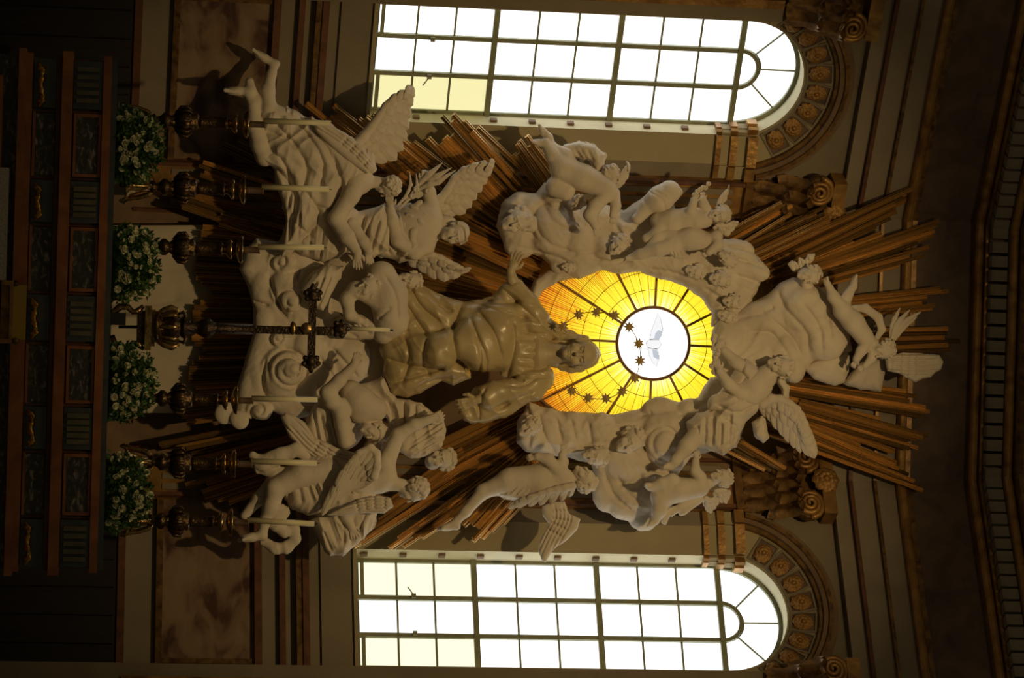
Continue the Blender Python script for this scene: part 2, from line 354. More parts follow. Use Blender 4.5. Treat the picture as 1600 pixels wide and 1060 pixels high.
def surfnet(F):
    n = np.array(F.shape); I = F < 0; cs = [(i, j, k) for i in (0, 1) for j in (0, 1) for k in (0, 1)]
    cnt = np.zeros(n - 1, np.uint8)
    for i, j, k in cs: cnt += I[i:n[0] - 1 + i, j:n[1] - 1 + j, k:n[2] - 1 + k]
    act = (cnt > 0) & (cnt < 8); idx = np.argwhere(act); ids = np.full(n - 1, -1, np.int32); ids[act] = np.arange(len(idx))
    val = np.stack([F[idx[:, 0] + i, idx[:, 1] + j, idx[:, 2] + k] for i, j, k in cs], 1); C = np.array(cs, float)
    sm = np.zeros((len(idx), 3)); ct = np.zeros(len(idx))
    for a in range(8):
        for b in range(a + 1, 8):
            if abs(C[a] - C[b]).sum() != 1: continue
            va, vb = val[:, a], val[:, b]; m = (va < 0) != (vb < 0); t = np.where(m, va / np.where(m, va - vb, 1), 0)
            sm += np.where(m[:, None], C[a] + (C[b] - C[a]) * t[:, None], 0); ct += m
    v = idx + sm / ct[:, None]; fs = []
    for ax in range(3):
        b, c = [(1, 2), (2, 0), (0, 1)][ax]
        s0 = [slice(1, -1)] * 3; s0[ax] = slice(0, -1); s1 = [slice(1, -1)] * 3; s1[ax] = slice(1, None)
        A, B = I[tuple(s0)], I[tuple(s1)]; e = np.argwhere(A != B)
        if not len(e): continue
        fl = A[e[:, 0], e[:, 1], e[:, 2]]; base = e + 1; base[:, ax] -= 1
        def g(db, dc):
            q = base.copy(); q[:, b] += db; q[:, c] += dc; return ids[q[:, 0], q[:, 1], q[:, 2]]
        Q = np.stack([g(-1, -1), g(0, -1), g(0, 0), g(-1, 0)], 1); Q[fl] = Q[fl][:, ::-1]; fs.append(Q)
    return v, np.concatenate(fs)
# shared feather: length along x (0..1), width 1, light camber, raised shaft, rounded tip
def feather_mesh():
    vs_, fs = [], []; st = [(0, .30), (.12, .46), (.35, .50), (.6, .49), (.8, .42), (.92, .28), (1., .04)]
    for x, w_ in st:
        for y, z in ((-1, -.05), (-.5, .03), (-.12, .05), (0, .11), (.12, .05), (.5, .03), (1, -.05)): vs_.append((x, y * w_, z - .16 * x * x))
    n = len(vs_)
    for x, y, z in list(vs_): vs_.append((x, y, z - .10))
    for i in range(len(st) - 1):
        for k in range(6):
            a = i * 7 + k; fs.append((a, a + 7, a + 8, a + 1)); fs.append((n + a, n + a + 1, n + a + 8, n + a + 7))
        for k in (0, 6):
            a = i * 7 + k; fs.append((a, n + a, n + a + 7, a + 7) if k == 0 else (a, a + 7, n + a + 7, n + a))
    me = bpy.data.meshes.new('feather'); me.from_pydata(vs_, [], fs); me.shade_smooth(); me.materials.append(MATS['stucco']); return me
FEATHER = feather_mesh()
def wing(parent, Y, lead, trail, n=8, name='wing', w=None, r=(7, 3), c=(10, 4), layers=((1., 0), (.62, 3), (.36, 6)), label=None):
    """leading edge lead and feather-tip line trail, both from body to wing tip, in pixels (u, v[, c])"""
    A = np.array([q3(p) for p in lead]); B = np.array([q3(p) for p in trail])
    S = Sculpt(Y, 1.8); Ld = resamp(A, 7); Ld[:, 2] += np.linspace(c[0], c[1], 7); S.c([tuple(p) for p in Ld], list(np.linspace(r[0], r[1], 7)), 3)
    W = S.mesh(name, 'stucco', parent)
    if label: W['label'] = label
    off = Vector(wloc(parent))
    for li, (frac, lift) in enumerate(layers):
        m_ = n - (1 if li == 1 else 0); LA = resamp(A, m_) if len(A) > 2 else resamp(A, m_); LB = resamp(B, m_); span = np.linalg.norm(np.diff(LB, axis=0), axis=1).mean() * .5 + np.linalg.norm(np.diff(LA, axis=0), axis=1).mean() * .5
        for i in range(m_):
            a = LA[i].copy(); b = LB[i].copy(); a[2] += c[0] + (c[1] - c[0]) * i / m_ + lift * .8 - .5; b = a * (1 - frac) + b * frac; b[2] += lift * .35 + (i % 2) * .8
            pa = Vector(P(a[0], a[1], Y - a[2] * S.m)); pb = Vector(P(b[0], b[1], Y - b[2] * S.m)); x = pb - pa; ln = x.length
            if ln < 1e-3: continue
            x.normalize(); vd = Vector((0, -1, 0)); z = (vd - x * vd.dot(x)).normalized(); y = z.cross(x); wd = (w or max(7.5, span * 1.75)) * S.m * (.85 if li else 1.) * rnd.uniform(.93, 1.07)
            o = bpy.data.objects.new('feather', FEATHER); col.objects.link(o); o.parent = W
            M = Matrix.Identity(4)
            th = .55 * wd + .02
            for j in range(3): M[j][0] = x[j] * ln; M[j][1] = y[j] * wd; M[j][2] = z[j] * th; M[j][3] = pa[j] - off[j]
            o.matrix_local = M
    return W
# ================================================================= the apse: flat centre bay and two splayed window bays
AL = math.radians(31); KX = 1.53; CA, SA = math.cos(AL), math.sin(AL)
def W(sg, s, z, d=0.):          # side bay: s along the wall from the corner, z height, d proud of the wall
    return (sg * (KX + s * CA - d * SA), -s * SA - d * CA, z)
def plan(d, end=4.6):           # the wall line, offset d towards the church
    k = KX - d * math.tan(AL / 2); e = W(1, end, 0, d)
    return [(-e[0], e[1]), (-k, -d), (k, -d), (e[0], e[1])]
def sweep(prof, end=4.6):
    v, f = [], []; n = len(prof)
    rows = [[(x, y, z) for x, y in plan(d, end)] for d, z in prof]
    for r in rows: v += r
    for i in range(n):
        j = (i + 1) % n
        for k in range(3): f.append((i * 4 + k, i * 4 + k + 1, j * 4 + k + 1, j * 4 + k))
    f.append(tuple(i * 4 for i in range(n))); f.append(tuple(i * 4 + 3 for i in reversed(range(n))))
    return v, f
def trim(n, prof, m, label, end=4.6, cat='moulding'):
    v, f = sweep(prof, end); o = obj('trim_%d' % n, v, f, m); return tag(o, label, cat, kind='structure')
def bandp(d, z0, z1, r=0.):     # a flat or half round band
    if not r: return [(-.05, z0), (d, z0), (d, z1), (-.05, z1)]
    k = 7; return [(-.05, z0)] + [(d + r * math.sin(math.pi * i / (k - 1)), z0 + (z1 - z0) * (.5 - .5 * math.cos(math.pi * i / (k - 1)))) for i in range(k)] + [(-.05, z1)]
SC, RI, RO_, ZS, ZSILL, RECESS = 1.605, .695, 1.03, 8.79, 4.70, .33      # window bay: axis, glass radius, band radius, springing, sill, depth
def outline(R, zb, n=28):       # jamb, arch, jamb in (s, z)
    return [(SC - R, zb)] + [(SC - R * math.cos(math.pi * i / n), ZS + R * math.sin(math.pi * i / n)) for i in range(n + 1)] + [(SC + R, zb)]
def strip(sg, A, dA, B, dB):
    v = [W(sg, s, z, dA) for s, z in A] + [W(sg, s, z, dB) for s, z in B]; n = len(A)
    return v, [(i, i + 1, n + i + 1, n + i) for i in range(n - 1)]
def ringsolid(sg, R0, R1, d0, d1, a0=0, a1=math.pi, n=30, zs=ZS):
    b = MB(); v = []
    for i in range(n + 1):
        a = a0 + (a1 - a0) * i / n
        for R, d in ((R0, d0), (R0, d1), (R1, d1), (R1, d0)): v.append(W(sg, SC - R * math.cos(a), zs + R * math.sin(a), d))
    f = []
    for i in range(n):
        for k in range(4): f.append((i * 4 + k, i * 4 + (k + 1) % 4, i * 4 + 4 + (k + 1) % 4, i * 4 + 4 + k))
    f += [(0, 1, 2, 3), tuple(n * 4 + k for k in (3, 2, 1, 0))]
    return b.add(v, f)
def wbox(b, sg, s0, s1, z0, z1, d0, d1):
    return b.hexa([W(sg, s0, z0, d0), W(sg, s1, z0, d0), W(sg, s1, z0, d1), W(sg, s0, z0, d1), W(sg, s0, z1, d0), W(sg, s1, z1, d0), W(sg, s1, z1, d1), W(sg, s0, z1, d1)])
# floor, vault, back wall
tag(MB().box((-9, -34, -.2), (9, 1, 0)).build('floor', 'floorstone'), 'stone floor of the church', 'floor', kind='structure')
tag(MB().box((-KX - .3, 0, 0), (KX + .3, .3, 12.4)).build('wall_back', 'wall_brown'), 'flat centre bay of the apse behind the sculpture', 'wall', kind='structure')
vv, vf = [], []
for i in range(9):
    t = i / 8; d = .75 + 3.2 * t; z = 12.36 + 2.2 * math.sin(t * 1.3)
    vv += [(x, y, z) for x, y in plan(d, 6.)]
for i in range(8):
    for k in range(3): vf.append((i * 4 + k, i * 4 + k + 1, i * 4 + k + 5, i * 4 + k + 4))
tag(obj('ceiling', vv, vf, 'vault'), 'dark vault beyond the cornice at the right edge', 'ceiling', kind='structure')
ROSE = None
def rosette(parent):
    """eight broad leaves, eight small ones and a button, in a sunk square"""
    global ROSE
    if ROSE is None:
        b = MB()
        for ring, (n, L, wd, z0, z1, ph) in enumerate(((8, 1., .36, .10, .16, 0), (8, .66, .26, .24, .30, .4))):
            for i in range(n):
                a = 2 * math.pi * i / n + ph; ca, sa = math.cos(a), math.sin(a); base = []
                for r, w_, z in ((.12, .10, z0), (.5 * L, wd * .9, z1 + .12), (.8 * L, wd, z1 + .05), (L, wd * .3, z0 - .08)):
                    for y, dz in ((-w_, -.07), (0, .05), (w_, -.07)): base.append((r * ca - y * sa, r * sa + y * ca, z + dz))
                b.add(base, [(k * 3 + j, k * 3 + j + 3, k * 3 + j + 4, k * 3 + j + 1) for k in range(3) for j in range(2)])
        b.lathe([(.22, .2), (.24, .32), (.16, .42), (.03, .45)], n=8)
        ROSE = bpy.data.meshes.new('rosette'); ROSE.from_pydata(b.v, [], b.f); ROSE.materials.append(MATS['gilt_arch']); ROSE.shade_smooth()
    o = bpy.data.objects.new('rosette', ROSE); col.objects.link(o); o.parent = parent; return o
def setm(o, p, x, y, z):
    M = Matrix.Identity(4)
    for j in range(3): M[j][0] = x[j]; M[j][1] = y[j]; M[j][2] = z[j]; M[j][3] = p[j]
    o.matrix_local = M
emit('pane_white', (1., 1., .95), 2.3); emit('pane_cream', (1., .97, .70), 1.12); emit('pane_yellow', (1., .93, .48), .92)
for sg, side, pside in ((-1, 'left', 'top'), (1, 'right', 'bottom')):
    # --- wall with the arched opening
    b = MB(); wbox(b, sg, -.02, 9., 0, ZSILL, -.3, 0); wbox(b, sg, -.02, SC - RO_, ZSILL, 10.2, -.3, 0); wbox(b, sg, SC + RO_, 9., ZSILL, 10.2, -.3, 0)
    A = outline(RO_, ZS)[1:-1]; v, f = strip(sg, A, 0, [(s, 10.2) for s, z in A], 0); b.add(v, f)
    wbox(b, sg, -.02, 9., 10.15, 12.4, -.3, 0)
    wall = tag(b.build('wall_' + side, 'wall_grey'), 'grey painted apse wall around the tall window at the %s of the photo' % pside, 'wall', kind='structure')
    v, f = strip(sg, outline(RO_, ZSILL), 0, outline(RI, ZSILL), -.07); sp = obj('splay', v, f, 'wall_pale', wall)
    v, f = strip(sg, outline(RI, ZSILL), -.07, outline(RI, ZSILL), -RECESS - .1); ja = obj('jamb', v, f, 'jamb', wall); ja['label'] = 'cream painted window jamb'
    for i in range(10):      # little blocks fixed to the inner jamb
        z = 4.78 + .43 * i
        if z < 8.55: wbox(MB(), sg, SC - RI - .01, SC - RI + .028, z, z + .075, -.20, -.14).build('jamb_block', 'wall_brown', ja)
    # --- archivolt mouldings
    for R0, R1, d, m in ((1.03, 1.075, .05, 'gilt_dark'), (1.075, 1.13, .09, 'wall_brown'), (1.13, 1.175, .12, 'gilt_dark'), (1.175, 1.24, .07, 'wall_brown')):
        ringsolid(sg, R0, R1, -.02, d, .25, math.pi - .25).build('archivolt_moulding', m, wall)
    # --- coffers with rosettes round the splay
    for i in range(8):
        a = math.radians(34) + math.radians(112) * i / 7; p = V3(SC - .865 * math.cos(a), ZS + .865 * math.sin(a)); q = MB()
        er = V3(-math.cos(a), math.sin(a)); et = V3(math.sin(a), math.cos(a)); dd = -.036
        pt = lambda x, y, d: W(sg, p[0] + er[0] * x + et[0] * y, p[1] + er[1] * x + et[1] * y, d + .21 * x)
        fr = []
        for x0, x1, y0, y1 in ((-.145, .145, -.125, -.105), (-.145, .145, .105, .125), (-.145, -.125, -.105, .105), (.125, .145, -.105, .105)):
            q.hexa([pt(x0, y0, dd - .02), pt(x1, y0, dd - .02), pt(x1, y1, dd - .02), pt(x0, y1, dd - .02), pt(x0, y0, dd + .02), pt(x1, y0, dd + .02), pt(x1, y1, dd + .02), pt(x0, y1, dd + .02)])
        q.build('coffer_frame', 'wall_grey', wall)
        MB().hexa([pt(x, y, dd - .012 + z) for z in (0, .015) for x, y in ((-.125, -.105), (.125, -.105), (.125, .105), (-.125, .105))]).build('coffer_field', 'frieze', wall)
        ro = rosette(wall); o0 = V3(*pt(0, 0, dd)); X = (V3(*pt(1, 0, dd)) - o0) * .125; Y_ = (V3(*pt(0, 1, dd)) - o0) * .105; Z_ = (V3(*pt(0, 0, dd + 1)) - o0) * .12
        setm(ro, o0, X, Y_, Z_)
    # --- impost
    for z0, z1, d, m in ((8.60, 8.66, .05, 'gilt_arch'), (8.66, 8.76, .035, 'wall_pale'), (8.76, 8.84, .07, 'gilt_arch'), (8.84, 8.95, .05, 'wall_pale'), (8.95, 9.06, .11, 'gilt_arch')):
        b = MB(); A = [(SC - RO_ - .16, 0), (SC - RO_, 0), (SC - RI - .0, -.07), (SC - RI + .02, -.11), (SC - RI + .02, -.22)]
        for k in range(len(A) - 1):
            (s0, e0), (s1, e1) = A[k], A[k + 1]; t = (s1 - s0, e1 - e0); L = math.hypot(*t); nx, ny = -t[1] / L * d, t[0] / L * d
            b.hexa([W(sg, s0, z0, e0), W(sg, s1, z0, e1), W(sg, s1 + nx, z0, e1 + ny), W(sg, s0 + nx, z0, e0 + ny), W(sg, s0, z1, e0), W(sg, s1, z1, e1), W(sg, s1 + nx, z1, e1 + ny), W(sg, s0 + nx, z1, e0 + ny)])
        b.build('impost_moulding', m, wall)
    # --- apron, strings and marble panel below the window
    wbox(MB(), sg, .56, 2.46, 4.32, ZSILL, 0, .03).build('window_apron', 'wall_grey', wall)
    wbox(MB(), sg, .50, 2.46, ZSILL - .03, ZSILL + .012, -.3, .06).build('window_sill', 'wall_pale', wall)
    for z0, z1, d, m in ((3.60, 3.68, .09, 'redtrim'), (3.87, 3.935, .06, 'redtrim'), (4.05, 4.12, .08, 'gilt_dark'), (4.12, 4.19, .10, 'redtrim'), (2.14, 2.22, .12, 'redtrim')):
        wbox(MB(), sg, 0, 2.46, z0, z1, -.02, d).build('string_course', m, wall)
    wbox(MB(), sg, .3, 2.30, 2.62, 3.60, 0, .03).build('marble_panel', 'breccia', wall)
    for a, b_, c, d_ in ((.24, 2.36, 2.55, 2.62), (2.30, 2.36, 2.62, 3.60), (.24, .30, 2.62, 3.60)): wbox(MB(), sg, a, b_, c, d_, 0, .055).build('panel_frame', 'gilt_dark', wall)
    wbox(MB(), sg, -.02, 9., 0, 2.12, -.02, .14).build('shade_panelling', 'darkwood_shade', wall)  # near-black facing: shade at the foot of the wall put into its colour
    for i in range(14): wbox(MB(), sg, .15 + i * .33, .22 + i * .33, 0, 2.1, .1, .18).build('panelling_stile', 'darkwood_shade', wall)
    # --- window
    win = thing('window_1' if sg < 0 else 'window_2', 'tall round-headed window with many bright panes at the %s of the photo' % pside, 'window', W(sg, SC, ZSILL, -RECESS), kind='structure')
    G = -RECESS
    frame = ringsolid(sg, RI - .045, RI + .03, G - .04, G + .03)
    for s in (SC - RI, SC + RI): wbox(frame, sg, s - .035, s + .035, ZSILL, ZS, G - .04, G + .03)
    wbox(frame, sg, SC - RI, SC + RI, ZSILL, ZSILL + .05, G - .04, G + .03); frame.build('window_frame', 'ironwork', win)
    xs = [SC - RI + .03, SC - .225, SC + .225, SC + RI - .03]; zz = [ZSILL + .04, 6.045, 7.42, ZS]
    for s in xs[1:3]: wbox(MB(), sg, s - .026, s + .026, ZSILL, ZS, G - .03, G + .035).build('mullion', 'ironwork', win)
    for z in zz[1:]: wbox(MB(), sg, SC - RI, SC + RI, z - .032, z + .032, G - .03, G + .045).build('transom', 'ironwork', win)
    ring = MB(); n = 16; v = []
    ringsolid(sg, .205, .25, G - .03, G + .035, n=18).build('fanlight_ring', 'ironwork', win)
    for k, a in enumerate((45, 90, 135)):
        a = math.radians(a); s0, z0, s1, z1 = SC - .24 * math.cos(a), ZS + .24 * math.sin(a), SC - (RI - .02) * math.cos(a), ZS + (RI - .02) * math.sin(a)
        MB().tube([W(sg, s0, z0, G), W(sg, s1, z1, G)], .012, 6).build('glazing_bar', 'ironwork', win)
    for r in range(3):
        z0, z1 = zz[r] + .03, zz[r + 1] - .03
        for k in (1, 2):
            z = z0 + (z1 - z0) * k / 3; wbox(MB(), sg, SC - RI, SC + RI, z - .011, z + .011, G - .02, G + .02).build('glazing_bar', 'ironwork', win)
        for c in range(3):
            for k in range(3):
                a, b_ = z0 + (z1 - z0) * k / 3, z0 + (z1 - z0) * (k + 1) / 3
                m = 'pane_white'
                if r == 0: m = 'pane_yellow' if (c == 0 and sg < 0) else ('pane_cream' if (c == 0 or (c == 2 and sg > 0)) else 'pane_white')
                wbox(MB(), sg, xs[c], xs[c + 1], a, b_, G - .012, G - .004).build('pane', m, win)
        for c in (0, 2):
            if r == 0: wbox(MB(), sg, xs[c], xs[c + 1], ZSILL + .085, ZSILL + .125, G - .01, G + .04).build('casement_bar', 'ironwork', win)
    for c in (0, 1):      # casement latch and its hanging cord
        s = xs[1 + c] - (.0); lb = wbox(MB(), sg, s - .04, s + .01, 5.34, 5.39, G + .03, G + .06)
        if c == 0: lb.tube([W(sg, s - .03, 5.36, G + .05), W(sg, s - .12, 5.30, G + .06)], .007, 5)
        lb.build('window_latch', 'ironwork', win)
    for k in range(4):
        a0, a1 = math.radians(45 * k), math.radians(45 * k + 45); vv_ = []
        for i in range(7):
            a = a0 + (a1 - a0) * i / 6
            for R in (.24, RI): vv_.append(W(sg, SC - R * math.cos(a), ZS + .03 * (1 if R < .3 else .0) + R * math.sin(a), G - .01))
        obj('pane', vv_, [(i * 2, i * 2 + 1, i * 2 + 3, i * 2 + 2) for i in range(6)], 'pane_white', win)
    obj('pane', [W(sg, SC, ZS, G - .01)] + [W(sg, SC - .22 * math.cos(math.pi * i / 12), ZS + .22 * math.sin(math.pi * i / 12), G - .01) for i in range(13)], [(0, i + 1, i + 2) for i in range(12)], 'pane_white', win)
    # --- outer pier beside the nave, inner fluted pilaster at the corner
    pier = thing('pilaster', 'grey outer pilaster with gilt edge along the very %s edge of the photo' % pside, 'pilaster', W(sg, 2.9, 0, 0))
    wbox(MB(), sg, 2.455, 4.0, 0, 9.06, .001, .25).build('shaft', 'wall_grey', pier)
    for s in (2.62, 3.75): wbox(MB(), sg, s, s + .10, 2.2, 9.05, .24, .285).build('gilt_edge', 'gilt_arch', pier)
    wbox(MB(), sg, 2.72, 3.75, 2.3, 8.95, .25, .262).build('recessed_field', 'gilt_dark', pier)
    ip = thing('fluted_pilaster', 'gilt fluted pilaster between the rays and the %s window' % pside, 'pilaster', W(sg, .15, 0, 0))
    wbox(MB(), sg, -.05, .40, 2.2, 9.05, .001, .09).build('shaft', 'gilt_arch', ip)
    for s in (-.22, .36): wbox(MB(), sg, s, s + .045, 2.2, 9.05, .08, .135).build('edge_moulding', 'redtrim', ip)
    wbox(MB(), sg, -.24, .42, 8.98, 9.07, .0, .15).build('astragal', 'gilt_dark', ip)
    for k in range(4):
        s = -.10 + k * .125; fl = MB(); pts = []
        for i in range(7): a = math.pi * i / 6; pts.append((s - .036 * math.cos(a), 8.82 + .036 * math.sin(a)))
        pts += [(s + .036, 2.6), (s - .036, 2.6)]; n = len(pts)
        fl.add([W(sg, x, z, .089) for x, z in pts] + [W(sg, x, z, .099) for x, z in pts], [tuple(range(n, 2 * n))] + [(i, (i + 1) % n, n + (i + 1) % n, n + i) for i in range(n)])
        fl.build('flute', 'wall_grey', ip)
    # --- composite capitals
    for s0, s1, dp, lab in ((-.24, .44, .10, 'inner'), (2.44, 4.02, .26, 'outer')):
        cp = thing('capital', 'gilt leafy capital with scroll volutes, the %s one beside the %s window' % (lab, pside), 'capital', W(sg, (s0 + s1) / 2, 9.08, dp))
        b = MB(); wbox(b, sg, s0 + .03, s1 - .03, 9.07, 9.95, .001, dp + .03); b.build('bell', 'gilt_dark', cp)
        wbox(MB(), sg, s0 - .08, s1 + .08, 9.95, 10.10, .001, dp + .17).build('abacus', 'gilt_arch', cp)
        nl = 4 if s1 - s0 < 1 else 8
        for row, (zb, zt) in enumerate(((9.08, 9.45), (9.34, 9.72))):
            for i in range(nl + row):
                s = s0 + (s1 - s0) * (i + .5 * (1 - row)) / nl; b = MB(); wd = (s1 - s0) / nl * .60
                prof = [(0, .0), (.3, .02), (.6, .05), (.86, .11), (1., .19), (.84, .235)]
                for q, (t, d) in enumerate(prof):
                    z = zb + (zt - zb) * t; ww = wd * (.75, 1, .82, 1, .72, .3)[q]
                    for y in (-1, -.5, 0, .5, 1): b.v.append(W(sg, s + y * ww, z - abs(y) * .02, dp + .03 + d + (.035 if y == 0 else .0 if abs(y) < .9 else -.03)))
                b.f += [(q * 5 + k, q * 5 + k + 1, q * 5 + k + 6, q * 5 + k + 5) for q in range(5) for k in range(4)]
                b.build('acanthus_leaf', 'gilt_dark', cp, True)
        for s in (s0 + .05, s1 - .05):
            pts = []; k = 60
            for i in range(k):
                a = i / k * 3 * 2 * math.pi; r = .165 * (1 - i / k * .92)
                pts.append(W(sg, s + r * math.cos(a), 9.80 + r * math.sin(a) * .95, dp + .13 + .05 * i / k))
            MB().tube(pts, [.026 * (1 - .5 * i / k) + .008 for i in range(k)], 6).build('volute', 'gilt_arch', cp, True)
            cc = W(sg, s, 9.80, dp + .02); MB().tube([cc, W(sg, s, 9.80, dp + .125)], .165, 18).build('volute_disc', 'gilt_dark', cp)
        m_ = (s0 + s1) / 2; ro = rosette(cp); p = V3(*W(sg, m_, 10.0, dp + .17)); o0 = p - np.array(cp.location)
        e = V3(*W(sg, m_ + 1, 10.0, dp + .17)) - p; nn = V3(*W(sg, m_, 10.0, dp + 1.17)) - p
        setm(ro, o0, e * .16, V3(0, 0, 1) * .16, nn * .16); ro.name = 'fleuron'
# --- entablature, swept round all three bays
trim(1, bandp(.10, 10.12, 10.30), 'fascia', 'grey fascia of the entablature, leftmost of three')
trim(2, bandp(.16, 10.30, 10.345), 'redtrim', 'dark red fillet right of the leftmost fascia')
trim(3, bandp(.14, 10.345, 10.58), 'fascia', 'grey fascia of the entablature, middle of three')
trim(4, bandp(.19, 10.58, 10.615), 'gilt_dark', 'thin gilt fillet right of the middle fascia')
trim(5, bandp(.17, 10.615, 10.83), 'fascia', 'grey fascia of the entablature, rightmost of three')
trim(6, bandp(.21, 10.83, 10.94, .06), 'gilt_arch', 'rounded gilt moulding left of the dark frieze')
trim(7, bandp(.20, 10.94, 11.0), 'gilt_dark', 'narrow gilt fillet touching the left of the dark frieze')
trim(8, bandp(.16, 11.0, 11.66), 'frieze', 'dark marbled frieze')
trim(9, bandp(.24, 11.66, 11.77, .06), 'gilt_arch', 'rounded gilt moulding right of the dark frieze')
trim(10, bandp(.33, 11.77, 11.80), 'gilt_arch', 'gilt fillet left of the dentils')
dent = trim(11, bandp(.30, 11.80, 12.0), 'frieze', 'row of grey dentil blocks between two gilt mouldings')
trim(12, bandp(.50, 12.0, 12.10, .05), 'gilt_arch', 'rounded gilt moulding right of the dentils')
trim(13, bandp(.62, 12.10, 12.34, .08), 'gilt_dark', 'dark gilt cornice at the far right of the photo')
DM = None
def dentil(p, ang):
    global DM
    if DM is None:
        b = MB().box((-.062, -.15, 0), (.062, .02, .185)); DM = bpy.data.meshes.new('dentil'); DM.from_pydata(b.v, [], b.f); DM.materials.append(MATS['dentil_grey'])
    o = bpy.data.objects.new('dentil', DM); col.objects.link(o); o.parent = dent; o.location = p; o.rotation_euler.z = ang
kk = KX - .30 * math.tan(AL / 2)
for i in range(18):
    x = -kk + .09 + (2 * kk - .18) * i / 17; dentil((x, -.30, 11.806), 0)
for sg in (-1, 1):
    for i in range(18):
        p = W(sg, .02 + .155 * i, 11.806, .30); dentil(p, -sg * AL)
# ================================================================= gilded sunburst
def ybase(u, v, g=.18):
    x = P(u, v, -.4)[0]; return min(-.30, -max(0, abs(x) - KX) * math.tan(AL) - g)
sun = thing('sunburst', 'gilded sunburst of long reeded rays behind the white figures', 'sunburst', P(1020, 537, -.3))
def ray_mesh():
    b = MB(); pr = [(-.5, -.3), (-.5, .10), (-.38, .30), (-.27, .02), (-.17, .34), (0, .62), (.17, .34), (.27, .02), (.38, .30), (.5, .10), (.5, -.3)]; n = len(pr); xs = (0, 1)
    v = [(x, y * (1 - .22 * (1 - x)), z) for x in xs for y, z in pr]
    f = [(i, (i + 1) % n, n + (i + 1) % n, n + i) for i in range(n)] + [tuple(reversed(range(n))), tuple(range(n, 2 * n))]
    me = bpy.data.meshes.new('ray'); me.from_pydata(v, [], f); me.materials.append(MATS['gilt']); return me
RAY = ray_mesh(); SUNL = Vector(sun.location)
def ray(tip, base, w, dc=0.):
    a = Vector(P(base[0], base[1], ybase(*base) - dc)); b = Vector(P(tip[0], tip[1], ybase(*tip) - dc)); x = b - a; L = x.length; x.normalize()
    vd = Vector((0, -1, 0)); z = (vd - x * vd.dot(x)).normalized(); y = z.cross(x)
    o = bpy.data.objects.new('ray', RAY); col.objects.link(o); o.parent = sun; setm(o, a - SUNL, x * L, y * (w * mpp(-.5)), z * (w * mpp(-.5) * .8))
def bundle(t0, t1, b0, b1, n, jit=.16, deep=0.):
    for i in range(n):
        q = i / (n - 1) if n > 1 else .5; q_ = min(max(q + rnd.uniform(-.3, .3) / n, 0), 1)
        t = [t0[k] + (t1[k] - t0[k]) * q_ for k in (0, 1)]; b = [b0[k] + (b1[k] - b0[k]) * q for k in (0, 1)]
        j = rnd.choice((0, 0, .3, .6, 1)) * jit; t = [t[k] + (b[k] - t[k]) * j for k in (0, 1)]
        dx, dy = b[0] - t[0], b[1] - t[1]; L = math.hypot(dx, dy); wid = abs((t1[0] - t0[0]) * dy - (t1[1] - t0[1]) * dx) / L
        ray(t, b, max(wid / n * 1.45, 7), rnd.uniform(0, .10) + deep)
for a in (((478, 162), (505, 150), (662, 312), (692, 300), 4), ((548, 190), (582, 180), (720, 332), (750, 320), 4), ((628, 238), (646, 222), (745, 335), (772, 318), 4),
          ((668, 217), (702, 206), (775, 328), (802, 312), 4), ((690, 182), (708, 169), (800, 306), (822, 290), 4), ((735, 206), (747, 199), (812, 290), (830, 277), 2),
          ((800, 236), (820, 208), (865, 332), (890, 300), 6), ((600, 340), (715, 250), (842, 430), (852, 376), 13), ((590, 410), (640, 340), (836, 476), (842, 438), 9),
          ((610, 480), (600, 430), (790, 492), (820, 470), 7), ((352, 212), (347, 231), (472, 265), (462, 287), 3), ((310, 251), (313, 273), (462, 300), (456, 330), 4),
          ((270, 298), (276, 321), (452, 362), (446, 380), 5), ((302, 306), (345, 352), (456, 338), (452, 384), 5), ((276, 643), (280, 662), (402, 628), (402, 646), 3),
          ((248, 694), (262, 708), (442, 655), (448, 669), 4), ((290, 713), (312, 737), (462, 672), (468, 692), 4), ((290, 760), (337, 792), (452, 713), (458, 747), 6),
          ((540, 860), (566, 850), (722, 733), (738, 746), 5), ((600, 858), (640, 854), (742, 756), (764, 772), 6), ((570, 835), (600, 790), (735, 722), (722, 700), 5),
          ((650, 790), (690, 690), (862, 668), (832, 622), 12), ((735, 848), (770, 836), (838, 735), (872, 730), 7), ((690, 800), (742, 832), (832, 690), (848, 708), 6),
          ((1436, 288), (1415, 313), (1160, 412), (1160, 438), 6), ((1300, 318), (1312, 336), (1130, 393), (1140, 418), 5), ((1398, 318), (1402, 337), (1180, 423), (1182, 440), 4),
          ((1232, 311), (1242, 331), (1118, 372), (1130, 400), 5), ((1468, 345), (1455, 373), (1220, 428), (1230, 450), 6), ((1462, 383), (1437, 406), (1240, 446), (1242, 458), 4),
          ((1488, 449), (1457, 482), (1300, 468), (1300, 497), 7), ((1487, 514), (1508, 546), (1370, 516), (1370, 552), 6), ((1425, 612), (1463, 656), (1230, 588), (1230, 615), 8),
          ((1450, 681), (1455, 711), (1250, 626), (1242, 650), 6), ((1415, 738), (1442, 767), (1185, 636), (1180, 672), 9), ((1232, 735), (1200, 738), (1140, 678), (1130, 702), 4),
          ((1390, 660), (1400, 725), (1220, 620), (1215, 650), 8, .3, -.06), ((1380, 335), (1420, 400), (1190, 430), (1210, 450), 9, .3, -.06)): bundle(*a)
tp = [(355, 300), (365, 298), (375, 297), (385, 300), (395, 296), (405, 292), (415, 291), (425, 290), (433, 292), (441, 300), (449, 312), (457, 320), (465, 318), (473, 300), (481, 290), (489, 288), (497, 288), (505, 288),
      (513, 288), (521, 288), (529, 288), (537, 292), (545, 306), (553, 312), (561, 300), (569, 290), (577, 286), (585, 285), (593, 285), (601, 290), (609, 296), (617, 300), (627, 290), (637, 284)]
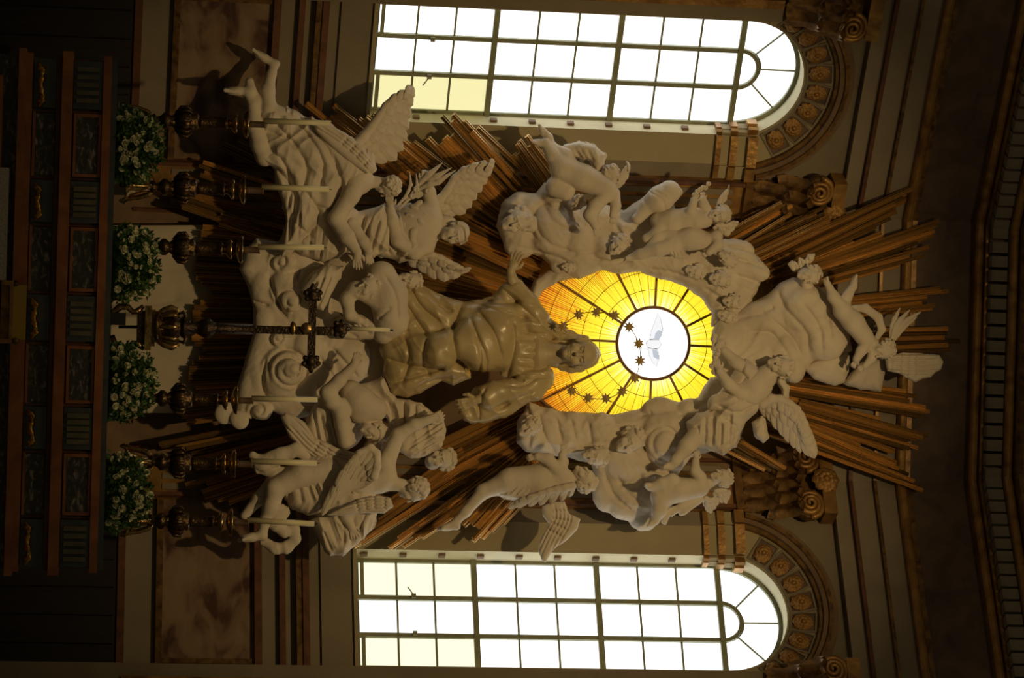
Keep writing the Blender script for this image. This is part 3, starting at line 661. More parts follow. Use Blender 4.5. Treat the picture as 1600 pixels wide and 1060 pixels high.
for v_, u_ in tp: ray((u_ + 12 - .03 * (v_ - 510), v_), (430, 510 + (v_ - 510) * .93), 9.5, rnd.uniform(0, .09))
# white stucco field behind the lowest rays
S = Sculpt(-.22, 2.4); S.pl([(150, 352), (420, 350), (420, 648), (150, 645)], 0, 5, 14).ff([(170, 420), (290, 410)], [(170, 590), (290, 600)], 4, 9, -2)
tag(S.mesh('stucco_backing', 'plaster_white'), 'plain white stucco field behind the crucifix stand', 'stucco panel')
# ================================================================= amber oval window with the dove
RC = (1020.5, 537.); WY = -.12; M0 = mpp(WY)
def gp(r, a, d=0.): return P(RC[0] + r * math.cos(a), RC[1] + r * math.sin(a), WY - d)
def rmax(a, cu=975., ru=172., rv=136.):
    dx = RC[0] - cu; ca, sa = math.cos(a), math.sin(a); A_ = (ca / ru) ** 2 + (sa / rv) ** 2; B_ = 2 * dx * ca / ru ** 2; C_ = (dx / ru) ** 2 - 1
    return (-B_ + math.sqrt(B_ * B_ - 4 * A_ * C_)) / (2 * A_)
def amber():
    m = bpy.data.materials.new('amber_glass'); m.use_nodes = True; nt = m.node_tree; N = nt.nodes; L = nt.links; b = N['Principled BSDF']
    b.inputs['Base Color'].default_value = (.12, .06, .01, 1); b.inputs['Roughness'].default_value = .25
    tc = N.new('ShaderNodeTexCoord'); ln = N.new('ShaderNodeVectorMath'); ln.operation = 'LENGTH'; L.new(tc.outputs['Object'], ln.inputs[0])
    sp = N.new('ShaderNodeSeparateXYZ'); L.new(tc.outputs['Object'], sp.inputs[0])
    at = N.new('ShaderNodeMath'); at.operation = 'ARCTAN2'; L.new(sp.outputs['X'], at.inputs[0]); L.new(sp.outputs['Z'], at.inputs[1])
    cb = N.new('ShaderNodeCombineXYZ'); sa = N.new('ShaderNodeMath'); sa.operation = 'MULTIPLY'; sa.inputs[1].default_value = 34; L.new(at.outputs[0], sa.inputs[0]); L.new(sa.outputs[0], cb.inputs[0])
    sr = N.new('ShaderNodeMath'); sr.operation = 'MULTIPLY'; sr.inputs[1].default_value = 1.6; L.new(ln.outputs['Value'], sr.inputs[0]); L.new(sr.outputs[0], cb.inputs[1])
    n = N.new('ShaderNodeTexNoise'); n.inputs['Scale'].default_value = 1.; n.inputs['Detail'].default_value = 4; L.new(cb.outputs[0], n.inputs[0])
    ma = N.new('ShaderNodeMath'); ma.operation = 'MULTIPLY_ADD'; ma.inputs[1].default_value = 1.1; L.new(n.outputs[0], ma.inputs[0]); L.new(ln.outputs['Value'], ma.inputs[2])
    mr = N.new('ShaderNodeMapRange'); mr.inputs[1].default_value = .80; mr.inputs[2].default_value = 2.0; L.new(ma.outputs[0], mr.inputs[0])
    r = N.new('ShaderNodeValToRGB'); e = r.color_ramp.elements; e[0].position = 0; e[0].color = (1, .95, .60, 1); e[1].position = 1; e[1].color = (.55, .13, .004, 1)
    for p, c in ((.14, (1, .88, .22)), (.25, (1, .77, .03)), (.52, (1, .64, .02)), (.74, (.92, .38, .01))): x = e.new(p); x.color = (*c, 1)
    L.new(mr.outputs[0], r.inputs[0]); L.new(r.outputs[0], b.inputs['Emission Color']); b.inputs['Emission Strength'].default_value = 1.22
    MATS['amber'] = m
amber(); emit('disc_white', (1, .99, .92), 2.2); emit('dove_grey', (.62, .70, .82), .75); emit('dove_white', (.93, .95, 1.), .92)
mat('dove_line', (.10, .12, .16), .6)
ow = thing('window_3', 'glowing oval amber glass window with a white centre', 'window', gp(0, 0), kind='structure')
RR = [56, 84, 112, 140, 168, 196, 224]; BA = [math.radians(3 + 30 * k) for k in range(12)]
for k in range(12):
    for j in range(6):
        a0, a1 = BA[k], BA[k] + math.radians(30); v, f = [], []; rm = [rmax(a0 + (a1 - a0) * i / 6) for i in range(7)]
        if max(rm) <= RR[j] + 1: continue
        for i in range(7):
            a = a0 + (a1 - a0) * i / 6; v += [gp(min(RR[j], rm[i]), a), gp(min(RR[j + 1], rm[i]), a)]
        obj('pane', v, [(i * 2, i * 2 + 1, i * 2 + 3, i * 2 + 2) for i in range(6)], 'amber', ow)
    b = MB(); a = BA[k]; r1 = rmax(a); da = 1.9
    pt = lambda r, o, d: P(RC[0] + r * math.cos(a) - o * math.sin(a), RC[1] + r * math.sin(a) + o * math.cos(a), WY - d)
    b.hexa([pt(57, -da, .005), pt(57, da, .005), pt(57, da, .05), pt(57, -da, .05), pt(r1, -da, .005), pt(r1, da, .005), pt(r1, da, .05), pt(r1, -da, .05)]).build('radial_bar', 'leadbar', ow)
MB().tube([gp(56.5, 2 * math.pi * i / 48, .03) for i in range(49)], 2.6 * M0, 8).build('hub_ring', 'leadbar', ow)
for r in RR[1:-1]:
    for i in range(0, 72):
        pass
    seg = []; cur = []
    for i in range(97):
        a = 2 * math.pi * i / 96
        if r < rmax(a): cur.append(gp(r, a, .018))
        else:
            if len(cur) > 1: seg.append(cur)
            cur = []
    if len(cur) > 1: seg.append(cur)
    b = MB()
    for q in seg: b.tube(q, .5 * M0, 5)
    if b.v: b.build('wire_ring', 'leadbar', ow)
b = MB()
for k in range(12):
    for i in range(1, 28):
        a = BA[k] + math.radians(30) * i / 28; ri = 58 if i % 7 == 0 else (108 if i % 2 else 128); r1 = rmax(a)
        if r1 > ri + 3: b.tube([gp(ri, a, .01), gp(r1, a, .01)], [.25 * M0, .6 * M0 if r1 > 130 else .28 * M0], 4)
o = b.build('reed', 'leadbar', ow); o['kind'] = 'stuff'
b = MB(); b.tube([gp(rmax(2 * math.pi * i / 64), 2 * math.pi * i / 64, .03) for i in range(65)], 3.2 * M0, 8); b.build('oval_frame', 'gilt_dark', ow)
obj('centre_pane', [gp(0, 0, .004)] + [gp(56, 2 * math.pi * i / 48, .004) for i in range(48)], [(0, i + 1, (i + 1) % 48 + 1) for i in range(48)], 'disc_white', ow)
dv = thing('dove', 'faint painted white dove in the glowing centre pane', 'dove', P(1022, 538, WY - .01))
def flat(name, pts, m, d): n = len(pts); obj(name, [P(u, v, WY - d) for u, v in pts] + [P(u, v, WY - d - .006) for u, v in pts], [tuple(range(n)), tuple(reversed(range(n, 2 * n)))] + [(i, (i + 1) % n, n + (i + 1) % n, n + i) for i in range(n)], m, dv)
body = [(1009, 536), (1013, 531), (1022, 529.5), (1030, 531), (1034, 538), (1030, 545), (1020, 545), (1011, 543)]
flat('body', body, 'dove_white', .012)
wa = [(1015, 531), (1017, 518), (1022, 505), (1028, 488), (1033, 500), (1036, 515), (1034, 524), (1029, 531)]; wb = [(1012, 544), (1014, 556), (1019, 566), (1026, 574), (1030, 560), (1028, 546)]
flat('wing', wa, 'dove_white', .008); flat('wing', wb, 'dove_white', .008)
flat('wing_patch', [(1022, 531), (1024, 521), (1029, 516), (1035, 518), (1034, 525), (1030, 531)], 'dove_grey', .018); flat('wing_patch', [(1019, 546), (1021, 558), (1028, 562), (1031, 557), (1026, 547)], 'dove_grey', .018)
for q in (body + body[:1], wa + wa[:1], wb + wb[:1], [(1009, 543), (1000, 546)], [(1033, 543), (1046, 541)]): MB().tube([P(u, v, WY - .022) for u, v in q], .38 * M0, 4).build('outline', 'dove_line', dv)
# ================================================================= crown of stars
SY = -1.36
stc = thing('star_crown', 'wire halo of twelve eight-pointed stars around the statue head', 'halo', P(940, 556, SY))
SM = None; pts = [(880, 510), (904, 492), (932, 488), (960, 493), (983, 511), (998, 537), (1000, 564), (992, 591), (972, 612), (947, 623), (919, 622), (893, 611)]
b = MB(); v = []
for i in range(16):
    r = 1. if i % 2 == 0 else .52; v.append((r * math.cos(math.pi * i / 8), 0, r * math.sin(math.pi * i / 8)))
v += [(0, -.3, 0), (0, .3, 0)]; f = [(i, (i + 1) % 16, 16) for i in range(16)] + [((i + 1) % 16, i, 17) for i in range(16)]
SM = bpy.data.meshes.new('star'); SM.from_pydata(v, [], f); SM.materials.append(MATS['star'])
for i, (u, v_) in enumerate(pts):
    o = link('star', SM, None, stc); o.location = Vector(P(u, v_, SY)) - stc.location; o.scale = (10 * mpp(SY),) * 3; o.rotation_euler.y = rnd.uniform(0, .7)
wire = [(886, 520)] + pts + [(884, 600)]
MB().tube([P(u, v_, SY + .01) for u, v_ in resamp(np.array(wire, float), 60)], .7 * mpp(SY), 5).build('wire', 'leadbar', stc)

# ================================================================= figures
def slabwing(t, Y, poly, c, T, path, off, n, tilt=(0, 0)):
    """a broad folded wing: solid, with the quills cut along it and the covert rows across"""
    S = Sculpt(Y, 1.1); S.pl(poly, c, T, 9, 4, tilt); p = resamp(np.array(path, float), 9); d = np.gradient(p, axis=0); nn = np.stack([-d[:, 1], d[:, 0]], 1) / np.linalg.norm(d, axis=1)[:, None]
    for i in range(n):
        o = off * (2 * (i + .5) / n - 1); S.f([[tuple(x) for x in (p + nn * o)[(i % 2):9 - (i % 3)]]], 1.3, -2.3)
        for k in (1, 2, 3, 4): q = p[k] + nn[k] * (o + off / n); S.f([[tuple(q - nn[k] * off * .9 / n), tuple(q + d[k] * .35), tuple(q + nn[k] * off * .9 / n)]], 1.2, -1.8)
    return S.mesh('wing', 'stucco', t)
def spiral(cu, cv, r0, turns=1.3, a0=0., sgn=1, shrink=.75, n=16):
    return [(cu + r0 * (1 - shrink * i / n) * math.cos(a0 + sgn * 2 * math.pi * turns * i / n), cv + r0 * (1 - shrink * i / n) * math.sin(a0 + sgn * 2 * math.pi * turns * i / n)) for i in range(n + 1)]
def cloud(label, Y, poly, T=22, R=26, bulbs=(), grooves=(), c=0, h=2.0, w=3.2, a=-4.2, polys=(), seed=3, k=3, rough=1.):
    S = Sculpt(Y, h); r_ = random.Random(seed)
    if poly: S.pl(poly, c, T, R)
    for q in polys: S.pl(*q)
    for q in bulbs:
        if len(q) == 4: S.e(q[:3], (q[3], q[3], q[3] * .75), k)
        else: S.e(q[:3], (q[3], q[4], q[5] if len(q) > 5 else min(q[3], q[4]) * .75), k, rot=q[6] if len(q) > 6 else 0)
    S.f(grooves, w, a); S.cr(seed * 31 + len(label), 34, 20, 1.7 * rough, len(label)).cr(40, 12, 9, .6 * rough, seed + len(label))
    o = S.mesh('stucco_cloud', 'stucco'); return tag(o, label, 'cloud', 'stucco clouds')
def cherub(label, c, up, fw, L, Y, wings=(), neckto=None, seed=1, extra=None):
    t = thing('cherub_head', label, 'cherub', P(c[0], c[1], Y), 'cherub heads among the clouds')
    S = Sculpt(Y, max(.7, L / 44)); S.head(c, up, fw, L, neckto, .3 * L); S.mesh('face', 'stucco', t)
    H = Sculpt(Y, max(.75, L / 38)); H.hair(c, up, fw, L, 'curl', seed, 40); H.mesh('hair', 'stucco', t)
    for ld, tr in wings: wing(t, Y, ld, tr, 5, r=(4, 2), c=(4, 2), layers=((1., 0), (.55, 3)))
    return t
# ---- the central statue of the seated woman
Y = -1.08
t = thing('statue', 'large tan painted statue of a robed woman crowned with stars', 'statue', P(700, 530, Y))
S = Sculpt(Y, 1.0); S.head((906, 553, 22), (1, .03, -.02), (-.10, .05, 1), 57, (862, 553, 10), 17)
S.c([(866, 553, 8), (845, 553, 6)], [15, 26], 6); S.e((838, 553, 4), (18, 46, 20), 8)
S.c([(790, 612, 36), (760, 620, 42), (748, 624, 44)], [11, 9, 7], 4).hand((748, 624, 44), (-1, .35, .1), (.2, .2, 1), 38, 1, .35)
S.c([(808, 452, 16), (800, 436, 18), (798, 424, 20)], [10, 8, 6.5], 4).hand((798, 425, 20), (.35, -1, .1), (-.3, 0, 1), 36, 1, .3, .3)
S.mesh('body', 'painted_skin', t)
S = Sculpt(Y, 1.1)
S.e((909, 553, 2), (28, 26.5, 24), 5).c([(902, 553, -12), (872, 552, -12)], [20, 24], 6).c([(912, 530, 4), (893, 526, 2), (874, 520, 0), (856, 510, 4)], [7, 7, 9, 14], 5).c([(908, 577, 4), (892, 577, 2), (878, 574, -4)], [6, 6, 6], 4)
S.e((900, 553, 44), (29, 22.5, 31), 3, sub=True).e((876, 553, 30), (18, 18, 26), 3, sub=True)
S.ff([(934, 545), (915, 530), (892, 524)], [(936, 552), (922, 536), (905, 530)], 3, 1.3, -1.4).ff([(935, 560), (918, 575), (896, 580)], [(936, 556), (926, 568), (910, 574)], 3, 1.3, -1.4)
S.mesh('veil', 'painted', t)
S = Sculpt(Y, 1.1)
S.c([(834, 553, 0), (808, 552, 4), (785, 545, 8)], [34, 43, 44], 8, .75)
S.c([(846, 520, 4), (836, 502, 10), (824, 474, 14), (808, 448, 16)], [20, 22, 18, 12], 6)
S.c([(846, 590, 6), (830, 602, 16), (798, 612, 30), (768, 618, 36)], [22, 24, 22, 23], 6)
S.pl([(742, 606), (722, 630), (717, 645), (724, 657), (742, 662), (762, 660), (800, 648), (830, 626), (800, 606)], 24, 16, 14)
S.e((775, 520, 18), (44, 56, 36), 10, 15).e((748, 545, 26), (40, 44, 34), 10).e((690, 549, 38), (26, 27, 27), 7).c([(740, 530, 26), (690, 549, 36), (652, 548, 22), (620, 545, 6)], [34, 27, 24, 26], 8)
S.pl([(596, 480), (622, 452), (650, 440), (690, 462), (726, 472), (775, 468), (790, 500), (740, 560), (735, 590), (708, 602), (690, 596), (660, 612), (636, 622), (612, 616), (598, 580), (606, 530)], 4, 26, 30)
S.pl([(735, 470), (770, 462), (790, 440), (806, 434), (818, 450), (832, 476), (852, 500), (866, 518), (850, 530), (810, 510), (770, 500)], 6, 18, 18)
S.pl([(893, 523), (874, 530), (846, 530), (832, 490), (850, 494), (874, 508)], 2, 10, 10)
S.pl([(845, 575), (860, 572), (862, 590), (858, 604), (846, 617), (832, 612)], 16, 12, 10)
S.f([[(722, 474), (712, 500), (708, 530), (716, 570)], [(800, 500), (804, 540), (792, 590)], [(716, 560), (735, 578), (765, 585), (795, 575)]], 5, -7)
S.f([[(735, 498), (748, 530), (760, 560), (758, 592)], [(748, 488), (772, 520), (784, 560)], [(742, 520), (752, 556), (746, 588)]], 3.2, -4)
S.f([[(640, 446), (658, 480), (690, 505)], [(625, 460), (650, 500), (668, 525)], [(608, 490), (640, 520)], [(655, 444), (690, 480), (712, 488)], [(604, 560), (640, 572), (680, 578)], [(612, 600), (650, 588), (700, 574)], [(640, 616), (672, 596), (712, 592)]], 3.6, -5)
S.ff([(866, 522), (835, 520), (812, 518)], [(862, 590), (835, 592), (806, 588)], 6, 2.6, -3)
S.f([[(738, 462), (775, 474), (820, 470)], [(750, 478), (790, 488), (845, 506)], [(786, 452), (812, 476), (846, 508)]], 3.2, -4)
S.f([[(840, 590), (815, 604), (790, 602)], [(835, 612), (810, 622), (780, 640)], [(760, 606), (748, 630), (750, 655)], [(772, 640), (795, 626)], [(820, 596), (800, 590)]], 2.8, -3.6)
S.f([[(668, 528), (660, 560), (672, 590)], [(632, 528), (640, 560), (628, 600)]], 4, -5)
S.mesh('robe', 'painted', t)

# ---- angel, lower left of the altarpiece, legs kicked up, reaching to the centre
Y = -1.15
t = thing('angel_statue', 'white winged angel with bare kicked-up legs, nearest the top left of the photo', 'statue', P(420, 200, Y), 'white stucco angels')
S = Sculpt(Y, 1.1)
S.foot((429, 100, 8), (394, 79, 10), 6.5, (-.3, -1, 0)); S.c([(428, 102, 8), (424, 116, 8), (418, 142, 10), (420, 170, 14), (450, 190, 8)], [7, 7.5, 11.5, 12, 18], 5)
S.foot((390, 142, 14), (351, 142, 16), 7, (-.2, -1, .1)); S.c([(390, 128, 10), (392, 142, 14)], [7, 8]); S.c([(388, 146, 14), (396, 164, 16), (398, 195, 18), (406, 225, 18), (414, 244, 14), (452, 232, 6)], [8, 9, 13, 14.5, 15, 20], 5)
S.c([(392, 140, 8), (402, 158, 10), (414, 172, 10)], [7, 9, 10], 4)
S.e((560, 282, 18), (24, 22, 18), 7).c([(540, 255, 6), (556, 284, 14)], [26, 20], 8)
S.c([(560, 284, 22), (548, 305, 28), (525, 342, 30), (542, 370, 34), (558, 394, 36)], [15, 14.5, 12.5, 12, 7.5], 5).hand((557, 392, 36), (.05, 1, .1), (-.2, 0, 1), 30, -1, .25)
S.c([(550, 350, 10), (568, 378, 16), (576, 392, 20)], [10, 9, 7], 5).hand((574, 390, 20), (.2, 1, 0), (.3, 0, 1), 26, -1, .4)
S.head((606, 291, 16), (.72, .35, .25), (.45, .75, .1), 36, (575, 284, 14), 11); S.mesh('body', 'stucco', t)
H = Sculpt(Y, .9); H.hair((606, 291, 16), (.72, .35, .25), (.45, .75, .1), 36, 'curl', 4, 60); H.mesh('hair', 'stucco', t)
S = Sculpt(Y, 1.1)
S.pl([(404, 172), (436, 164), (462, 172), (500, 195), (535, 215), (566, 240), (582, 268), (570, 300), (545, 330), (520, 340), (500, 352), (476, 372), (452, 396), (440, 402), (436, 385), (448, 345), (440, 312), (430, 290), (428, 265), (414, 248), (408, 215)], 4, 26, 26)
S.pl([(448, 300), (520, 300), (560, 330), (600, 320), (616, 350), (606, 392), (580, 404), (540, 395), (505, 410), (470, 400), (452, 378)], -6, 20, 20)
S.c([(414, 246, 14), (450, 236, 14), (500, 240, 12), (545, 262, 10)], [14, 24, 28, 26], 8)
S.f([[(416, 205), (450, 220), (480, 260), (470, 300)], [(410, 228), (440, 250), (455, 290), (448, 330)], [(440, 170), (480, 210), (505, 255), (498, 300)], [(470, 178), (510, 230), (530, 275)], [(430, 262), (460, 300), (458, 345)], [(455, 330), (450, 380)], [(478, 300), (500, 340), (470, 375)]], 4, -6)
S.f([[(428, 190), (470, 235)], [(500, 200), (545, 250)], [(520, 240), (535, 300), (505, 340)], [(490, 320), (520, 330)], [(462, 350), (490, 372)]], 3, -4)
S.ff([(560, 335), (540, 392)], [(606, 345), (590, 400)], 5, 3, -4); S.ff([(470, 330), (462, 395)], [(510, 350), (500, 405)], 3, 3.2, -4)
S.c([(486, 188, 12), (515, 202, 16), (545, 226, 18), (572, 246, 18), (582, 264, 16)], [3.5, 7, 9, 9, 5], 4)
S.mesh('drapery', 'stucco', t)
wing(t, Y, [(556, 226, 8), (575, 206, 10), (592, 182, 10), (610, 156, 8), (632, 144, 4)], [(588, 250, 4), (616, 254, 2), (634, 228, 0), (642, 188, 0), (649, 150, 2)], 9, r=(9, 4))
slabwing(t, Y, [(486, 186), (510, 192), (540, 208), (568, 230), (586, 262), (574, 272), (548, 256), (518, 230), (494, 206)], 34, 8, [(582, 266), (562, 244), (530, 216), (488, 190)], 8, 3)
# ---- angel to the right of it, seen from the front, looking down
Y = -.95
t = thing('angel_statue', 'white winged angel with bowed face and one bare forearm raised, holding lilies', 'statue', P(560, 350, Y), 'white stucco angels')
S = Sculpt(Y, 1.1)
S.head((711, 364, 16), (1, -.1, .05), (-.35, .38, .85), 44, (676, 362, 8), 11)
S.e((648, 354, 10), (34, 36, 24), 8, 20).e((660, 336, 14), (16, 18, 14), 6).e((652, 366, 18), (16, 16, 13), 6).c([(672, 340, 8), (664, 384, 10)], [20, 16], 8)
S.c([(664, 384, 14), (648, 394, 22), (622, 376, 30), (613, 345, 34), (610, 326, 34)], [13, 12, 10.5, 9.5, 6.5], 5).hand((610, 327, 34), (-.1, -1, 0), (-.2, 0, 1), 26, 1, .55)
S.c([(676, 326, 8), (670, 300, 10), (660, 284, 10)], [12, 10, 7], 5).hand((660, 286, 10), (.3, -1, .2), (0, 0, 1), 24, -1, .8)
S.mesh('body', 'stucco', t)
H = Sculpt(Y, .9); H.hair((711, 364, 16), (1, -.1, .05), (-.35, .38, .85), 44, 'bun', 5); H.e((694, 346, 4), (18, 10, 10), 5).mesh('hair', 'stucco', t)
S = Sculpt(Y, 1.5); S.pl([(552, 336), (590, 325), (640, 318), (668, 322), (676, 350), (672, 385), (650, 404), (625, 410), (600, 402), (570, 395), (552, 370)], 0, 22, 24).c([(668, 330, 20), (648, 362, 30), (640, 392, 24)], [7, 8, 9], 4).c([(655, 318, 16), (632, 350, 26), (634, 390, 20)], [8, 9, 8], 5)
S.ff([(566, 340), (606, 400)], [(640, 322), (634, 380)], 7, 3, -4.5).f([[(575, 338), (620, 330), (652, 330)], [(572, 352), (615, 352)]], 3, -4); S.mesh('drapery', 'stucco', t)
wing(t, Y, [(672, 322, -4), (695, 305, -4), (712, 276, -2), (735, 260, 0), (762, 257, 0)], [(700, 336, -8), (728, 334, -8), (748, 308, -6), (764, 282, -4), (772, 263, -2)], 9, r=(8, 3))
wing(t, Y, [(650, 398, -4), (680, 400, -2), (705, 412, 0), (722, 420, 0)], [(655, 420, -8), (680, 438, -8), (702, 441, -6), (722, 430, -4)], 6, r=(6, 4))
t = thing('lily_bouquet', 'white stucco lilies and leaves held by the bowed angel', 'flowers', P(650, 285, Y))
for q, rr in (([(652, 292, 14), (672, 272, 18), (692, 254, 18)], (3, 5, 1)), ([(655, 292, 14), (682, 276, 20), (706, 262, 20)], (3, 5, 1)), ([(658, 295, 14), (685, 284, 20), (712, 266, 16)], (3, 5, 1)), ([(655, 296, 16), (672, 288, 22), (688, 284, 22)], (3, 5, 1)),
              ([(640, 268, 10), (642, 290, 16), (634, 308, 20), (622, 320, 22)], (1, 3, 3, 2)), ([(650, 270, 10), (652, 292, 18), (640, 310, 20), (628, 322, 22)], (1, 3, 3, 2))):
    S = Sculpt(Y, 1.2); S.c(q, rr, 2, .6); S.mesh('lily_leaf', 'stucco', t)
for k in range(7): S = Sculpt(Y, 1.2); u_, v_ = 655 + rnd.uniform(-12, 14), 298 + rnd.uniform(-9, 12); S.e((u_, v_, 22), (5, 5, 4), 1); S.e((u_, v_, 26), (2.4, 2.4, 3), 1, sub=True); S.mesh('lily_blossom', 'stucco', t)
# ---- two heads and the child below the statue's lap
Y = -1.2
t = thing('putto_statue', 'white child leaning over the cloud right behind the crucifix, arms folded', 'statue', P(545, 480, Y), 'white stucco putti')
S = Sculpt(Y, 1.1); S.head((575, 451, 24), (.62, -.75, .1), (-.55, -.25, .75), 42, (598, 462, 8), 12)
S.c([(596, 432, 4), (606, 462, 6), (612, 500, 4), (600, 520, 0)], [24, 30, 26, 18], 9); S.c([(588, 470, 18), (556, 452, 22), (542, 468, 24), (546, 492, 30), (560, 500, 32)], [13, 12, 11, 9, 7], 5).hand((556, 499, 32), (1, .3, .1), (0, -.2, 1), 24, 1, .5)
S.f([[(600, 430), (618, 460), (622, 500)], [(590, 500), (612, 480)]], 3, -3); S.mesh('body', 'stucco', t)
H = Sculpt(Y, .9); H.hair((575, 451, 24), (.62, -.75, .1), (-.55, -.25, .75), 42, 'curl', 8, 60).mesh('hair', 'stucco', t)
S = Sculpt(Y, 1.5); S.pl([(470, 452), (485, 430), (512, 412), (535, 418), (528, 440), (515, 470), (505, 488), (488, 480)], 4, 18, 16).pl([(520, 500), (550, 488), (590, 505), (625, 500), (626, 520), (600, 530), (560, 532), (530, 530)], -2, 14, 14)
S.ff([(480, 470), (500, 430)], [(505, 480), (525, 430)], 4, 3, -4); S.f([[(545, 500), (580, 522)], [(535, 515), (560, 528)]], 3, -3); S.mesh('drapery', 'stucco', t)
cherub('white cherub face tilted beside the bowed angel, just under the statue lap', (640, 438, 10), (.7, .25, .1), (-.1, .1, 1), 36, -1.1, (), (620, 440, -6), 9)
# ---- angel right of the crucifix with crossed arm
Y = -1.15
t = thing('angel_statue', 'white angel bending forward with one arm raised beside the crucifix', 'statue', P(520, 640, Y), 'white stucco angels')
S = Sculpt(Y, 1.1)
S.c([(585, 640, 6), (560, 625, 10), (548, 612, 8)], [20, 22, 18], 8).e((570, 640, 12), (26, 20, 18), 6, -30); S.c([(535, 640, 20), (518, 626, 26), (512, 614, 28), (530, 595, 30), (552, 572, 32)], [13, 12.5, 12, 10, 7], 5).hand((551, 573, 32), (.45, -1, 0), (0, .1, 1), 27, 1, .6)
S.c([(530, 636, 22), (536, 664, 26), (540, 690, 26)], [13, 13, 12], 4)
S.head((583, 672, 12), (.85, .45, -.1), (-.6, .35, .55), 38, (575, 648, 6), 11); S.c([(590, 690, 0), (592, 715, -2)], [9, 8]); S.mesh('body', 'stucco', t)
H = Sculpt(Y, .9); H.hair((583, 672, 12), (.85, .45, -.1), (-.6, .35, .55), 38, 'bun', 3).e((600, 678, 8), (11, 12, 11), 3).mesh('hair', 'stucco', t)
S = Sculpt(Y, 1.5); S.pl([(486, 640), (500, 620), (520, 630), (535, 650), (556, 660), (556, 690), (545, 704), (510, 712), (490, 690), (476, 668)], -2, 18, 18).pl([(560, 600), (600, 590), (618, 620), (612, 655), (590, 650), (575, 620)], -10, 14, 14).pl([(600, 620), (640, 625), (672, 640), (690, 665), (650, 690), (610, 680)], -12, 14, 14)
S.ff([(490, 645), (500, 700)], [(530, 650), (545, 700)], 5, 3, -4.5).ff([(610, 625), (612, 672)], [(670, 640), (668, 672)], 4, 3, -3.5); S.mesh('drapery', 'stucco', t)
slabwing(t, Y, [(438, 652), (446, 645), (458, 648), (476, 660), (492, 684), (540, 704), (576, 714), (562, 738), (520, 732), (480, 708), (452, 684)], 14, 9, [(568, 726), (524, 718), (488, 697), (464, 672), (442, 650)], 12, 4)
# ---- large angel, lower right, striding, with outstretched arm
Y = -1.15
t = thing('angel_statue', 'large white winged angel striding with outstretched arm, nearest the bottom left', 'statue', P(420, 800, Y), 'white stucco angels')
S = Sculpt(Y, 1.1)
S.foot((409, 838, 20), (374, 843, 22), 7, (-.2, 1, 0)); S.c([(410, 834, 18), (414, 815, 20), (424, 792, 22), (430, 764, 26), (470, 744, 20), (510, 738, 10)], [7.5, 8.5, 13.5, 15, 20, 26], 6)
S.c([(382, 806, 4), (404, 780, 6), (430, 752, 8), (480, 740, 4)], [7, 10, 13, 18], 6)
S.c([(520, 745, 6), (560, 752, 10), (592, 750, 10)], [26, 26, 22], 9)
S.c([(604, 745, 14), (602, 725, 20), (622, 680, 26), (648, 664, 30), (668, 657, 32)], [17, 15, 10.5, 9.5, 7], 5).hand((667, 657, 32), (1, -.35, .1), (-.1, .2, 1), 30, 1, .45)
S.c([(570, 790, 0), (540, 806, 8), (548, 822, 10)], [12, 10, 7], 5).hand((547, 820, 10), (.4, 1, .1), (0, 0, 1), 26, -1, .2, .35)
S.head((646, 765, 10), (.8, .2, .1), (.35, .8, -.05), 42, (606, 755, 8), 13); S.mesh('body', 'stucco', t)
H = Sculpt(Y, .9); H.hair((646, 765, 10), (.8, .2, .1), (.35, .8, -.05), 42, 'curl', 12, 60); H.mesh('hair', 'stucco', t)
S = Sculpt(Y, 1.1)
S.pl([(440, 740), (470, 715), (510, 706), (540, 712), (570, 735), (590, 780), (560, 800), (520, 800), (480, 806), (452, 790), (440, 770)], 4, 24, 24)
S.pl([(484, 812), (520, 795), (560, 790), (590, 800), (580, 830), (560, 850), (540, 866), (515, 870), (500, 846)], -4, 16, 18)
S.pl([(622, 672), (660, 664), (690, 650), (697, 672), (690, 700), (668, 712), (640, 716), (622, 705)], 6, 16, 16)
S.c([(396, 712, 14), (412, 725, 16), (440, 712, 18), (462, 704, 18), (476, 712, 14)], [4, 11, 11, 9, 8], 4, .7).c([(405, 732, 10), (430, 742, 12), (455, 738, 12)], [6, 9, 10], 4, .7)
S.c([(440, 800, 14), (432, 820, 18), (445, 832, 18), (460, 828, 16), (462, 842, 14), (448, 856, 12), (430, 858, 12), (412, 846, 8)], [10, 9, 8, 8, 8, 9, 8, 6], 4, .7)
S.ff([(450, 745), (452, 785)], [(520, 715), (560, 790)], 7, 3.4, -5).ff([(500, 820), (520, 860)], [(570, 800), (555, 845)], 5, 3, -4).ff([(630, 700), (690, 660)], [(655, 712), (694, 690)], 5, 2.6, -3.4)
S.mesh('drapery', 'stucco', t)
wing(t, Y, [(584, 745, 46), (590, 722, 50), (584, 700, 52), (562, 708, 52), (538, 736, 48)], [(558, 764, 40), (545, 770, 42), (530, 780, 44), (516, 794, 44), (503, 807, 42)], 8, r=(7, 5), w=14, c=(6, 4))
slabwing(t, Y, [(508, 806), (536, 792), (562, 780), (590, 774), (610, 778), (615, 792), (600, 803), (572, 802), (540, 807)], 38, 9, [(614, 788), (580, 788), (545, 797), (508, 806)], 11, 4)
t = cherub('curly white cherub head just above the outstretched arm of the striding angel', (690, 718, 16), (.85, -.15, .1), (-.35, -.15, .9), 42, -1.0, (), (676, 722, 0), 71)
